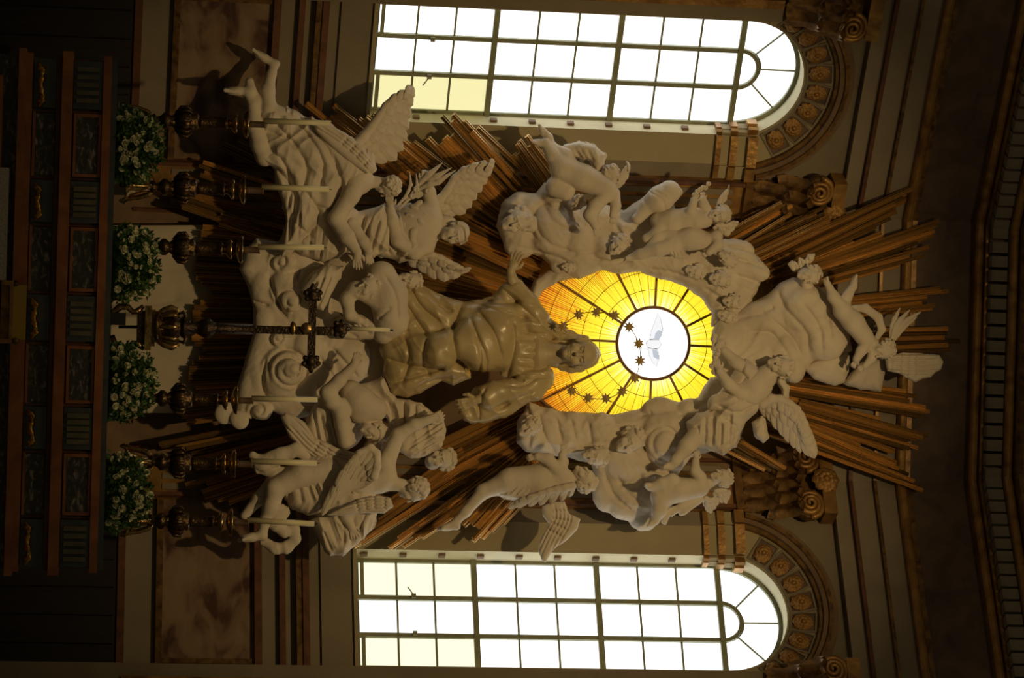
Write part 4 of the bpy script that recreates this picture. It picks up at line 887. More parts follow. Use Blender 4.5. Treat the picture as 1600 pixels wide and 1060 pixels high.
# ---- flying angel, right, above the rays
Y = -.98
t = thing('angel_statue', 'white flying angel with trailing bare leg beside the bottom window', 'statue', P(800, 770, Y), 'white stucco angels')
S = Sculpt(Y, 1.1)
S.foot((712, 822, 4), (686, 826, 6), 6, (-.6, 1, 0)); S.c([(710, 818, 4), (728, 800, 4), (756, 768, 4), (790, 755, 6)], [6, 7.5, 11, 18], 6); S.c([(800, 752, 4), (845, 750, 4), (878, 750, 6)], [22, 24, 20], 8)
S.c([(884, 752, 12), (872, 735, 18), (856, 718, 24), (840, 714, 26)], [12, 11, 9, 7], 5).hand((842, 714, 26), (-1, .1, .1), (0, -.5, 1), 22, 1, .7)
S.c([(876, 738, 8), (880, 722, 14), (878, 712, 16)], [9, 8, 6], 4).hand((879, 714, 16), (.15, -1, .1), (0, 0, 1), 22, 1, .4)
S.head((912, 748, 10), (.75, .45, .1), (.1, -.75, .5), 40, (888, 752, 6), 12); S.mesh('body', 'stucco', t)
H = Sculpt(Y, .9); H.hair((912, 748, 10), (.75, .45, .1), (.1, -.75, .5), 40, 'curl', 21, 60); H.mesh('hair', 'stucco', t)
S = Sculpt(Y, 1.5); S.pl([(776, 775), (800, 745), (822, 732), (850, 730), (875, 742), (880, 770), (850, 780), (815, 782)], 2, 22, 20).ff([(785, 772), (820, 738)], [(830, 778), (866, 745)], 6, 3, -4); S.mesh('drapery', 'stucco', t)
wing(t, Y, [(894, 760, 14), (880, 763, 18), (852, 769, 18), (822, 780, 16)], [(890, 778, 8), (868, 788, 10), (832, 792, 10), (793, 795, 10)], 7, r=(7, 3), w=12)
slabwing(t, Y, [(847, 792), (862, 785), (882, 784), (890, 803), (907, 811), (902, 828), (884, 846), (866, 858), (852, 880), (846, 876), (841, 862), (843, 846), (858, 820), (848, 806)], 4, 7, [(878, 786), (880, 812), (864, 842), (848, 878)], 15, 5)
# ================================================================= clouds
cloud('white stucco cloud scrolls spread behind the crucifix', -.95, [(374, 420), (382, 396), (400, 372), (430, 378), (470, 392), (505, 400), (520, 440), (515, 500), (520, 560), (500, 610), (495, 650), (452, 655), (420, 640), (390, 655), (366, 648), (372, 600), (384, 560), (396, 520), (396, 480), (388, 450)], 16, 18,
      [(437, 408, 8, 22, 24, 18), (446, 410, 18, 15, 17, 12), (452, 410, 24, 9, 10, 7), (470, 405, 6, 22, 22, 16), (444, 450, 10, 25, 33, 20), (452, 462, 18, 20, 26, 16), (458, 472, 26, 13, 16, 11), (410, 440, 6, 20, 24, 14), (404, 400, 4, 22, 22, 14), (414, 500, 6, 18, 26, 14), (434, 528, 12, 15, 15, 12), (438, 582, 10, 34, 42, 22), (446, 580, 20, 28, 32, 18), (454, 577, 30, 19, 20, 13), (460, 577, 38, 10, 10, 8), (404, 590, 6, 18, 34, 14), (404, 640, 10, 22, 20, 16), (408, 644, 20, 13, 13, 9), (352, 646, 10, 17, 18, 7, 30), (374, 656, 16, 16, 15, 8, 30), (362, 650, 6, 20, 14, 7), (480, 540, 6, 26, 30, 18), (505, 585, 0, 24, 40, 16), (545, 560, -6, 34, 44, 18), (515, 520, 0, 30, 34, 16), (545, 425, -14, 40, 34, 18), (575, 480, -18, 50, 46, 18), (520, 455, -10, 34, 40, 16), (590, 570, -20, 36, 50, 16), (530, 665, -14, 40, 40, 14)],
      [spiral(437, 410, 16, 1.2, 2), spiral(455, 470, 24, 1.3, 1.5), spiral(452, 578, 36, 2.2, 2.6), spiral(434, 529, 13, 1.2, 2), spiral(404, 642, 16, 1.2, 1), [(420, 430), (432, 470), (450, 500)], [(395, 470), (420, 478)], [(416, 560), (410, 600), (420, 630)], [(470, 420), (462, 440)], [(500, 560), (530, 600)], [(520, 545), (560, 590)]], k=1.2, rough=.35, w=2.4, a=-5.5)
cloud('long white cloud bank along the upper edge of the amber window', -.55, [(776, 352), (784, 318), (806, 300), (838, 302), (850, 285), (880, 290), (905, 325), (940, 318), (975, 330), (1010, 305), (1050, 310), (1060, 350), (1120, 372), (1160, 388), (1185, 400), (1195, 425), (1180, 460), (1150, 500), (1110, 512), (1112, 490), (1098, 468), (1075, 450), (1050, 440), (1025, 434), (1000, 424), (970, 428), (940, 422), (905, 436), (880, 430), (845, 400), (812, 390), (788, 380)], 24, 26,
      [(812, 380, 6, 24, 24, 18), (862, 360, 14, 34, 40, 26), (870, 300, 20, 22, 26, 20), (905, 375, 12, 26, 36, 20), (950, 390, 10, 28, 30, 20), (985, 360, 8, 26, 30, 18), (1000, 400, 10, 34, 22, 18), (1040, 412, 8, 30, 24, 16), (1085, 430, 8, 26, 22, 16), (1150, 395, 10, 34, 22, 18, 20), (1170, 420, 12, 34, 18, 16, 20), (1130, 450, 10, 26, 24, 18), (1150, 470, 10, 26, 28, 18), (880, 412, 6, 20, 18, 12)],
      [spiral(868, 345, 42, 1., 2.2), [(830, 330), (850, 375), (900, 395), (940, 390)], [(845, 310), (868, 350), (905, 362)], [(800, 385), (850, 395), (900, 415)], [(920, 400), (960, 410), (1000, 400)], [(960, 350), (980, 380), (1000, 395)], [(1010, 420), (1050, 425), (1090, 440)], [(1130, 385), (1170, 392), (1190, 402)], [(1135, 400), (1170, 410), (1195, 420)], [(1100, 450), (1130, 470), (1140, 500)], [(1150, 430), (1180, 440)]])
cloud('slim white cloud arm curving round the upper left of the amber window', -.5, [(826, 468), (834, 440), (858, 420), (885, 412), (905, 418), (900, 434), (872, 440), (848, 455), (838, 470)], 12, 12, c=6)
cloud('broad white cloud with swirling folds along the lower edge of the amber window', -.55, [(806, 690), (812, 660), (826, 628), (845, 636), (880, 644), (920, 646), (960, 648), (1000, 640), (1010, 628), (1040, 624), (1060, 630), (1090, 622), (1110, 590), (1140, 585), (1160, 620), (1165, 660), (1150, 700), (1110, 705), (1075, 715), (1060, 740), (1050, 790), (1022, 815), (1000, 826), (972, 806), (940, 795), (930, 760), (925, 725), (890, 715), (850, 710), (822, 705)], 24, 26,
      [(825, 670, 8, 18, 26, 16), (860, 672, 8, 20, 34, 18), (895, 676, 8, 22, 34, 18), (940, 680, 10, 30, 34, 20), (1040, 690, 16, 42, 50, 28), (1030, 640, 10, 26, 18, 16), (980, 720, 14, 40, 40, 24), (985, 780, 12, 40, 34, 20), (1005, 810, 8, 22, 20, 14), (950, 770, 8, 24, 30, 18), (1085, 645, 10, 30, 22, 18)],
      [spiral(1042, 692, 46, .9, 1.2), spiral(1045, 690, 34, .9, 1.), [(842, 645), (850, 680), (868, 708)], [(868, 650), (878, 690)], [(892, 655), (900, 690)], [(920, 660), (925, 695)], [(985, 700), (1010, 730), (1040, 740)], [(1000, 690), (1030, 725), (1060, 725)], [(945, 740), (960, 775), (990, 800)], [(965, 745), (985, 775), (1010, 790)], [(1000, 740), (1010, 780)], [(825, 640), (830, 670), (826, 700)], [(1060, 650), (1085, 640), (1110, 625)], [(1000, 650), (1020, 645)]])
cloud('large smooth white cloud toward the right of the sculpture group', -.62, [(1114, 560), (1112, 520), (1122, 500), (1140, 492), (1165, 480), (1200, 460), (1220, 442), (1240, 434), (1262, 440), (1285, 455), (1302, 480), (1322, 515), (1332, 548), (1305, 560), (1270, 566), (1250, 590), (1235, 596), (1205, 600), (1160, 610), (1128, 600), (1116, 585)], 26, 30,
      [(1260, 485, 12, 44, 40, 30), (1290, 525, 10, 38, 40, 26), (1195, 500, 10, 44, 30, 22), (1240, 575, 14, 18, 24, 18), (1228, 545, 12, 26, 30, 22), (1165, 520, 8, 34, 20, 16)],
      [[(1150, 500), (1190, 492), (1230, 520), (1255, 560)], [(1170, 520), (1205, 520), (1230, 555), (1240, 590)], [(1215, 450), (1225, 480), (1260, 520), (1262, 560)], [(1250, 470), (1280, 510), (1285, 555)], [(1210, 480), (1190, 490)], [(1290, 480), (1300, 530)]], w=4, a=-4.5, rough=.7)
cloud('pale cloud flap beside the big smooth cloud, left of the rightmost child', -.6, [(1254, 574), (1290, 556), (1325, 548), (1328, 570), (1320, 598), (1304, 604), (1272, 594)], 14, 16, c=6)
cloud('rounded cloud flap under the hand of the rightmost child', -.6, [(1318, 600), (1342, 568), (1380, 558), (1384, 580), (1376, 612), (1342, 608)], 14, 16, c=6)
# ================================================================= children on the clouds
def putto(label, Y, u, v, fn, hair=None, wings=(), drape=None, extra=None):
    t = thing('putto_statue', label, 'statue', P(u, v, Y), 'white stucco putti'); S = Sculpt(Y, 1.0); fn(S); S.mesh('body', 'stucco', t)
    if hair: H = Sculpt(Y, .85); H.hair(*hair); H.mesh('hair', 'stucco', t)
    if drape: D = Sculpt(Y, 1.4); drape(D); D.mesh('drapery', 'stucco', t)
    for ld, tr in wings: wing(t, Y, ld, tr, 5, r=(3.5, 2), c=(4, 2), layers=((1., 0), (.55, 3)))
    return t
def f_h(S):
    S.foot((856, 214, 8), (842, 197, 8), 5.5, (.6, -1, 0)); S.c([(856, 214, 8), (862, 232, 8), (884, 245, 10)], [6, 9, 14], 5); S.foot((852, 224, 14), (832, 222, 16), 5.5, (0, -1, .2)); S.c([(852, 224, 14), (864, 244, 16), (880, 262, 16)], [7, 11, 15], 5)
    S.c([(880, 264, 12), (912, 278, 14), (944, 294, 14)], [21, 20, 19], 8); S.c([(952, 300, 20), (930, 322, 28), (922, 336, 30), (930, 352, 32)], [11, 11, 10, 7], 5).hand((929, 350, 32), (.3, 1, .1), (0, 0, 1), 22, -1, .4)
    S.c([(960, 302, 16), (962, 322, 20), (958, 336, 22)], [9, 8, 6], 4).hand((958, 334, 22), (-.1, 1, 0), (0, 0, 1), 18, -1, .5); S.c([(868, 292, 10), (884, 300, 12)], [16, 14], 6); S.head((955, 274, 10), (.3, -.9, .2), (.75, -.15, .3), 30, (945, 288, 8), 9)
def d_h(D): D.pl([(870, 240), (882, 226), (905, 222), (930, 228), (946, 242), (944, 258), (932, 272), (922, 250), (900, 246), (884, 252)], 2, 12, 11).ff([(884, 232), (900, 248)], [(918, 232), (930, 262)], 4, 2.4, -3)
putto('white naked child diving with kicked legs, beside the top window', -.92, 900, 280, f_h, ((955, 274, 10), (.3, -.9, .2), (.75, -.15, .3), 30, 'curl', 31, 40), [([(966, 286, 4), (972, 272, 4), (980, 260, 4)], [(970, 294, 2), (982, 280, 2), (986, 259, 2)])], d_h)
def f_j(S):
    S.c([(1030, 345, 8), (1050, 346, 12), (1080, 342, 14), (1098, 342, 14)], [14, 18, 18, 15], 7); S.c([(1104, 346, 18), (1090, 348, 24), (1080, 330, 26), (1084, 314, 28)], [9, 8.5, 7.5, 6], 4).hand((1083, 316, 28), (.5, -1, 0), (0, 0, 1), 18, 1, .8)
    S.c([(1108, 334, 12), (1100, 320, 18), (1098, 312, 20)], [8, 7, 6], 4).hand((1098, 314, 20), (0, -1, 0), (0, 0, 1), 16, 1, .8); S.c([(1036, 350, 14), (1026, 366, 18), (1010, 372, 16)], [13, 10, 7], 5)
    S.head((1123, 336, 16), (.95, -.1, 0), (-.4, .1, .85), 34, (1106, 340, 12), 9)
putto('small white winged child holding flowers against the fluted pilaster', -.82, 1060, 345, f_j, ((1123, 336, 16), (.95, -.1, 0), (-.4, .1, .85), 34, 'curl', 32, 40), [([(1122, 322, 2), (1128, 308, 4), (1138, 296, 4)], [(1126, 324, 0), (1136, 314, 2), (1140, 297, 2)]), ([(1120, 352, 2), (1136, 352, 4), (1147, 346, 4)], [(1124, 362, 0), (1138, 370, 0), (1147, 356, 2)])])
t = thing('flower_spray', 'little white stucco flowers held by the winged child at the pilaster', 'flowers', P(1093, 300, -.85))
for k in range(6): S = Sculpt(-.85, 1.1); u_, v_ = 1085 + 4.4 * k, 304 - 2.6 * k + rnd.uniform(-4, 4); S.e((u_, v_, 22), (4, 4, 3), 1); S.e((u_, v_, 25), (1.8, 1.8, 2.4), 1, sub=True); S.mesh('blossom', 'stucco', t)
def f_i(S):
    S.c([(1012, 322, 6), (1030, 312, 10), (1046, 300, 12)], [13, 20, 18], 7); S.c([(1046, 300, 8), (1060, 300, 4)], [12, 7], 4); S.c([(1010, 326, 6), (996, 342, 8)], [12, 9], 5); S.f([[(1015, 300), (1035, 312), (1040, 330)], [(1022, 298), (1042, 308)]], 2, -2)
putto('white child turned away, only its draped hip and leg showing', -.80, 1030, 310, f_i)
def f_k(S):
    S.c([(1054, 376, 12), (1080, 372, 14), (1100, 376, 12)], [16, 18, 15], 7); S.c([(1106, 374, 16), (1120, 368, 20), (1122, 382, 24), (1108, 394, 26)], [9, 8.5, 8, 6], 4).hand((1110, 392, 26), (-1, .7, 0), (0, 0, 1), 17, 1, .6)
    S.c([(1054, 382, 16), (1028, 390, 20), (1000, 398, 18), (988, 402, 16)], [14, 11, 8, 6], 5).foot((990, 402, 16), (976, 405, 18), 4.5, (0, 1, .3)); S.c([(1050, 366, 10), (1028, 370, 14), (1014, 388, 14)], [13, 10, 7], 5); S.head((1136, 404, 14), (.6, .75, .1), (-.4, .1, .85), 30, (1112, 388, 10), 8)
putto('white naked child reclining along the cloud, legs toward the left', -.86, 1060, 380, f_k, ((1136, 404, 14), (.6, .75, .1), (-.4, .1, .85), 30, 'curl', 33, 40), (), lambda D: D.pl([(1040, 375), (1056, 372), (1062, 392), (1070, 402), (1054, 404), (1046, 396)], 20, 8, 7).ff([(1044, 378), (1054, 400)], [(1056, 376), (1064, 400)], 3, 2, -2.5))
def f_o(S):
    S.c([(1034, 776, 12), (1062, 766, 16), (1092, 762, 16)], [18, 18, 16], 7); S.c([(1098, 762, 18), (1094, 746, 22), (1086, 736, 24), (1087, 720, 26)], [10, 9, 8, 6], 4).hand((1087, 721, 26), (.1, -1, 0), (0, 0, 1), 19, 1, .5)
    S.c([(1044, 766, 18), (1050, 752, 22), (1034, 756, 24), (1016, 762, 24)], [13, 11, 9, 6], 5).foot((1018, 761, 24), (1008, 758, 26), 5, (0, -1, 0)); S.c([(1034, 780, 14), (1030, 798, 16), (1024, 814, 14)], [14, 11, 7], 5).foot((1024, 813, 14), (1014, 824, 16), 5, (-1, .2, 0))
    S.head((1127, 747, 14), (.9, -.15, 0), (-.2, -.6, .75), 34, (1106, 756, 12), 9)
putto('white naked child with raised arm climbing the lower cloud', -.88, 1060, 770, f_o, ((1127, 747, 14), (.9, -.15, 0), (-.2, -.6, .75), 34, 'curl', 34, 40), [([(1102, 778, 2), (1110, 782, 4), (1118, 778, 4)], [(1104, 794, 0), (1110, 804, 0), (1120, 792, 0)]), ([(1118, 768, 0), (1130, 766, 2), (1136, 768, 2)], [(1124, 784, -2), (1136, 788, 0), (1141, 776, 0)])],
      lambda D: D.c([(1038, 816, 6), (1042, 802, 8), (1066, 796, 8), (1092, 780, 6)], [8, 9, 9, 6], 4, .6).ff([(1044, 822), (1050, 800)], [(1056, 806), (1084, 788)], 3, 2, -3))
def f_m(S):
    S.c([(1316, 486, 12), (1334, 504, 14), (1350, 526, 14)], [15, 16, 15], 7); S.c([(1316, 482, 16), (1302, 464, 20), (1296, 450, 20)], [12, 9, 6], 5).foot((1296, 450, 20), (1289, 436, 20), 5, (.8, 0, -.4)); S.c([(1318, 476, 8), (1324, 462, 10), (1334, 446, 10)], [11, 8, 6], 5).foot((1333, 448, 10), (1337, 430, 12), 5, (1, 0, 0))
    S.c([(1358, 532, 18), (1346, 548, 22), (1338, 562, 24)], [9, 8, 6], 4).hand((1339, 560, 24), (-.5, 1, 0), (0, 0, 1), 18, -1, .4); S.c([(1366, 540, 14), (1362, 560, 18), (1352, 572, 20)], [8, 7, 5], 4).hand((1353, 570, 20), (-1, .7, 0), (0, 0, 1), 17, -1, .5); S.head((1379, 546, 14), (.9, .3, .1), (-.35, .6, .6), 36, (1362, 534, 10), 9)
t = putto('white naked child flying at the far right of the sculpture group', -.85, 1330, 500, f_m, ((1379, 546, 14), (.9, .3, .1), (-.35, .6, .6), 36, 'curl', 35, 40))
for q, rr in (([(1392, 528, 4), (1396, 504, 6), (1406, 482, 6)], (3, 4.5, 1.2)), ([(1394, 528, 6), (1402, 506, 8), (1421, 485, 8)], (3, 4.5, 1.2)), ([(1396, 529, 6), (1410, 506, 8), (1438, 488, 8)], (3, 4.8, 1.4)), ([(1398, 530, 4), (1412, 512, 6), (1432, 496, 6)], (3, 4, 1.2))):
    S = Sculpt(-.85, .9); S.c([tuple(x) for x in resamp(np.array(q, float), 6)], list(np.interp(np.linspace(0, 2, 6), (0, 1, 2), rr)), 2, .5); S.mesh('wing', 'stucco', t)
slabwing(t, -.85, [(1382, 556), (1410, 551), (1440, 552), (1468, 555), (1474, 566), (1470, 578), (1462, 582), (1454, 590), (1442, 592), (1430, 598), (1414, 590), (1404, 584), (1386, 580)], 2, 9, [(1382, 568), (1410, 570), (1440, 570), (1472, 568)], 20, 6)
S = Sculpt(-.85, 1.4); S.c([(1330, 482, -2), (1352, 482, 2), (1372, 496, 4), (1378, 515, 2), (1368, 532, -2)], [5, 7, 7, 6, 4], 3, .5); S.mesh('drapery', 'stucco', t)
# ---- angel offering roses, upper right
Y = -.85
t = thing('angel_statue', 'white winged angel lifting a garland to the right rim of the amber window', 'statue', P(1150, 640, Y), 'white stucco angels')
S = Sculpt(Y, 1.1)
S.head((1218, 572, 16), (.92, .25, .05), (-.6, -.25, .75), 40, (1196, 588, 10), 11); S.c([(1196, 590, 8), (1180, 606, 10), (1160, 612, 8)], [18, 24, 22], 8)
S.c([(1176, 622, 20), (1156, 616, 28), (1138, 600, 32), (1124, 580, 34)], [12, 10, 9, 6.5], 5).hand((1125, 582, 34), (-.4, -1, 0), (0, 0, 1), 25, 1, .5); S.c([(1170, 580, 12), (1150, 566, 18), (1132, 548, 20)], [11, 9, 6.5], 5).hand((1133, 549, 20), (-.6, -1, 0), (0, 0, 1), 22, 1, .5)
S.c([(1090, 680, 16), (1074, 698, 20), (1056, 720, 22), (1048, 730, 22)], [16, 13, 8, 6], 5).foot((1052, 726, 22), (1034, 732, 24), 5.5, (0, 1, .2)); S.mesh('body', 'stucco', t)
H = Sculpt(Y, .85); H.hair((1218, 572, 16), (.92, .25, .05), (-.6, -.25, .75), 40, 'curl', 41, 50); H.mesh('hair', 'stucco', t)
S = Sculpt(Y, 1.4); S.pl([(1072, 660), (1090, 648), (1120, 640), (1118, 620), (1138, 595), (1150, 575), (1165, 560), (1182, 575), (1200, 596), (1204, 620), (1185, 640), (1165, 660), (1150, 695), (1130, 712), (1105, 700), (1080, 700)], 6, 22, 22).c([(1120, 630, 14), (1145, 634, 18), (1172, 636, 14)], [14, 18, 14], 6)
S.pl([(1216, 588), (1226, 594), (1232, 606), (1230, 626), (1222, 622), (1222, 608), (1214, 598)], 0, 7, 5).pl([(1174, 660), (1190, 650), (1198, 668), (1200, 684), (1192, 692), (1180, 680)], 2, 9, 8)
S.ff([(1090, 655), (1085, 695)], [(1140, 645), (1140, 700)], 5, 2.8, -4).ff([(1140, 600), (1190, 600)], [(1150, 625), (1198, 615)], 4, 2.4, -3).f([[(1120, 632), (1150, 645), (1185, 632)], [(1130, 655), (1150, 668), (1146, 695)], [(1150, 575), (1165, 590), (1160, 605)]], 3, -4); S.mesh('drapery', 'stucco', t)
wing(t, Y, [(1192, 632, 6), (1208, 622, 10), (1228, 628, 12), (1248, 642, 10), (1256, 668, 8)], [(1206, 652, 0), (1216, 672, 2), (1232, 692, 4), (1250, 708, 4), (1274, 717, 6)], 9, r=(8, 4))
t = thing('rose_garland', 'short white stucco rose garland at the right rim of the amber window', 'flowers', P(1118, 555, Y))
for k in range(13): S = Sculpt(Y, 1.2); u_, v_ = 1117 + rnd.uniform(-5, 6), 526 + k * 4.6; q = rnd.uniform(4.5, 6.5); S.e((u_, v_, 30 + rnd.uniform(-3, 3)), (q, q, q * .8), 1); S.f([spiral(u_, v_, q * .8, 1.4, k)], 1.1, -1.4); S.mesh('rose', 'stucco', t)
# ---- cherub heads set into the clouds
cherub('big curly white cherub head at the left end of the upper cloud', (806, 345, 20), (.85, -.3, .1), (-.1, .3, 1), 46, -.7, (), (830, 350, 0), 51)
cherub('tiny white cherub face on the upper left rim of the amber window', (888, 417, 14), (.9, .1, .1), (-.2, .1, 1), 22, -.6, (), None, 52)
cherub('white cherub face with curls sunk in the middle of the upper cloud', (966, 384, 26), (.6, -.5, .2), (-.05, .25, 1), 34, -.6, (), None, 53)
cherub('small white head on the upper cloud close under the diving child', (902, 318, 26), (.5, -.6, .2), (-.4, .5, .7), 26, -.72, (), None, 54)
cherub('faint white cherub face nearest the reclining child', (1086, 424, 20), (.8, .3, .1), (-.05, .25, 1), 30, -.6, (), None, 55)
cherub('white cherub face between cloud fans just right of the reclining child', (1124, 436, 26), (.9, .2, .1), (-.1, .2, 1), 32, -.6, (), None, 56)
cherub('white cherub face in the middle of three beside the big smooth cloud', (1144, 471, 22), (.9, .2, .1), (-.1, .2, 1), 30, -.6, (), None, 57)
cherub('white cherub face nearest the right rim of the amber window', (1136, 494, 20), (.8, .4, .1), (-.25, .1, 1), 30, -.6, (), None, 58)
t = cherub('white winged cherub head peeping over the top of the big smooth cloud', (1264, 429, 18), (.85, .2, 0), (-.5, .4, .7), 36, -.72, (), (1262, 452, 4), 59)
slabwing(t, -.72, [(1252, 428), (1238, 424), (1230, 413), (1238, 406), (1246, 410), (1248, 402), (1258, 405), (1262, 397), (1274, 396), (1272, 406), (1264, 416)], 8, 6, [(1256, 424), (1252, 412), (1250, 400)], 14, 5)
cherub('white cherub head with tousled curls at the left end of the lower cloud', (826, 668, 20), (.8, -.5, .1), (-.3, .4, .85), 36, -.66, (), None, 60)
cherub('large white cherub face set in the swirl of the lower cloud', (984, 690, 26), (.85, -.35, .1), (-.1, .4, .9), 46, -.62, (), None, 61)
cherub('round white cherub head beside the flying angel', (930, 713, 22), (.85, .2, .1), (-.75, 0, .55), 38, -.70, (), None, 62)
# ================================================================= stepped retable of the high altar
AY = -3.2; AM = mpp(AY)
def az(u): return P(u, 508, AY)[2]
def axx(v): return P(100, v, AY)[0]
ret = thing('altar_retable', 'stepped high altar shelves of red marble with dark inlaid panels', 'altar', (0, AY, 0))
def rb(name, v0, v1, u0, u1, y0, y1, m, parent=ret):
    return MB().box((axx(v0), y0, az(u0)), (axx(v1), y1, az(u1))).build(name, m, parent)
MB().box((axx(88), AY + .02, 0), (axx(892), AY + .9, az(18))).build('altar_base', 'darkmarble', ret)
rb('shelf', 80, 900, 18, 30, AY - .16, AY + .9, 'redmarble'); rb('shelf_fillet', 86, 894, 30, 40, AY - .10, AY + .9, 'redmarble')
rb('step_core', 92, 888, 40, 84, AY + .02, AY + .9, 'greenmarble'); rb('cornice_fillet', 88, 892, 78, 86, AY - .08, AY + .9, 'redtrim')
rb('shelf', 82, 898, 86, 103, AY - .15, AY + .9, 'redmarble'); rb('step_core', 92, 888, 103, 152, AY + .02, AY + .9, 'redtrim')
rb('cornice', 86, 894, 150, 163, AY - .07, AY + .9, 'redmarble'); rb('cap_slab', 90, 890, 163, 172, AY - .02, AY + 1.1, 'bluemarble')
for v0, v1 in ((95, 170), (283, 348), (462, 533), (637, 702), (812, 886)):
    rb('dark_block', v0, v1, 42, 77, AY - .06, AY + .1, 'bluemarble'); rb('ribbed_block', v0, v1, 104, 149, AY - .05, AY + .1, 'bluemarble')
    n = 5
    for i in range(n): v = v0 + 7 + (v1 - v0 - 14) * (i + .5) / n; rb('rib', v - 3.6, v + 3.6, 109, 144, AY - .09, AY, 'greenmarble')
    # gilt scroll console on the lower step
    S = Sculpt(AY - .1, 1.2); vc = (v0 + v1) / 2; ub = 53 + .03 * (508 - vc)
    for k, q in enumerate((-.33, -.11, .11, .33)): S.e((ub, vc + q * (v1 - v0), 4), (6.5, 5.5, 5), 3)
    S.c([(ub - 3, v0 + 5, 2), (ub + 3, v0 + 14, 5), (ub - 1, vc, 5), (ub + 3, v1 - 14, 5), (ub - 3, v1 - 5, 2)], [3, 4, 4, 4, 3], 2)
    for q in (-.25, .25): S.f([spiral(ub, vc + q * (v1 - v0), 6, 1.3)], 1.2, -1.6)
    S.mesh('gilt_console', 'gold_bright', ret)
for v0, v1 in ((176, 277), (354, 456), (539, 631), (708, 806)):
    rb('inlaid_panel', v0 + 3, v1 - 3, 46, 76, AY - .012, AY + .1, 'darkmarble'); rb('inlaid_panel', v0 + 6, v1 - 6, 110, 145, AY - .012, AY + .1, 'darkmarble')
    for a, b_, c_, d_ in ((v0 + 1, v1 - 1, 106, 110), (v0 + 1, v1 - 1, 145, 149), (v0 + 1, v0 + 6, 110, 145), (v1 - 6, v1 - 1, 110, 145), (v0, v1, 42, 46)): rb('panel_moulding', a, b_, c_, d_, AY - .035, AY + .1, 'redmarble')
    for a in (v0 - 3, v1 + 1): rb('joint_strip', a, a + 3, 40, 150, AY - .02, AY + .1, 'redtrim')
tab = thing('tabernacle', 'small gilt framed tabernacle at the left edge of the photo', 'tabernacle', (P(10, 487, AY - .5)[0], AY - .5, 0))
YT = AY - .5
def tb(name, v0, v1, u0, u1, y0, y1, m):
    x0, x1 = P(20, v0, YT)[0], P(20, v1, YT)[0]; return MB().box((x0, y0, P(u0, 487, YT)[2]), (x1, y1, P(u1, 487, YT)[2])).build(name, m, tab)
tb('body', 441, 535, 1, 17, YT, YT + .4, 'gilt_dark'); tb('top_frame', 439, 537, 15, 20, YT - .03, YT + .42, 'gilt_arch'); tb('side_frame', 439, 446, 1, 15, YT - .03, YT + .1, 'gilt_arch'); tb('side_frame', 530, 537, 1, 15, YT - .03, YT + .1, 'gilt_arch'); tb('gold_veil', 445, 531, 20, 40, YT + .08, YT + .38, 'goldcloth')
for v in (443, 533): S = Sculpt(YT + .1, 1.2); S.e((24, v, 4), (6, 5, 5), 2); S.mesh('finial', 'gilt_dark', tab)
x0, x1 = P(5, 262, YT)[0], P(5, 438, YT)[0]
cl = thing('altar_cloth', 'white lace cloth at the left edge, just above the tabernacle', 'cloth', ((x0 + x1) / 2, YT, 0))
MB().box((x0, YT - .02, .35), (x1, YT + .02, P(11, 350, YT)[2])).build('hanging', 'cloth', cl); MB().box((x0, YT + .02, P(9, 350, YT)[2]), (x1, YT + .3, P(11, 350, YT)[2])).build('top_fold', 'cloth', cl)
al = thing('altar_table', 'dark altar table at the extreme left edge of the photo', 'altar', (0, YT, 0))
MB().box((-2.3, YT + .03, 0), (2.3, YT + .48, .80)).build('table_body', 'darkmarble', al); MB().box((-2.4, YT + .022, .80), (2.4, YT + .5, .86)).build('table_top', 'redmarble', al)
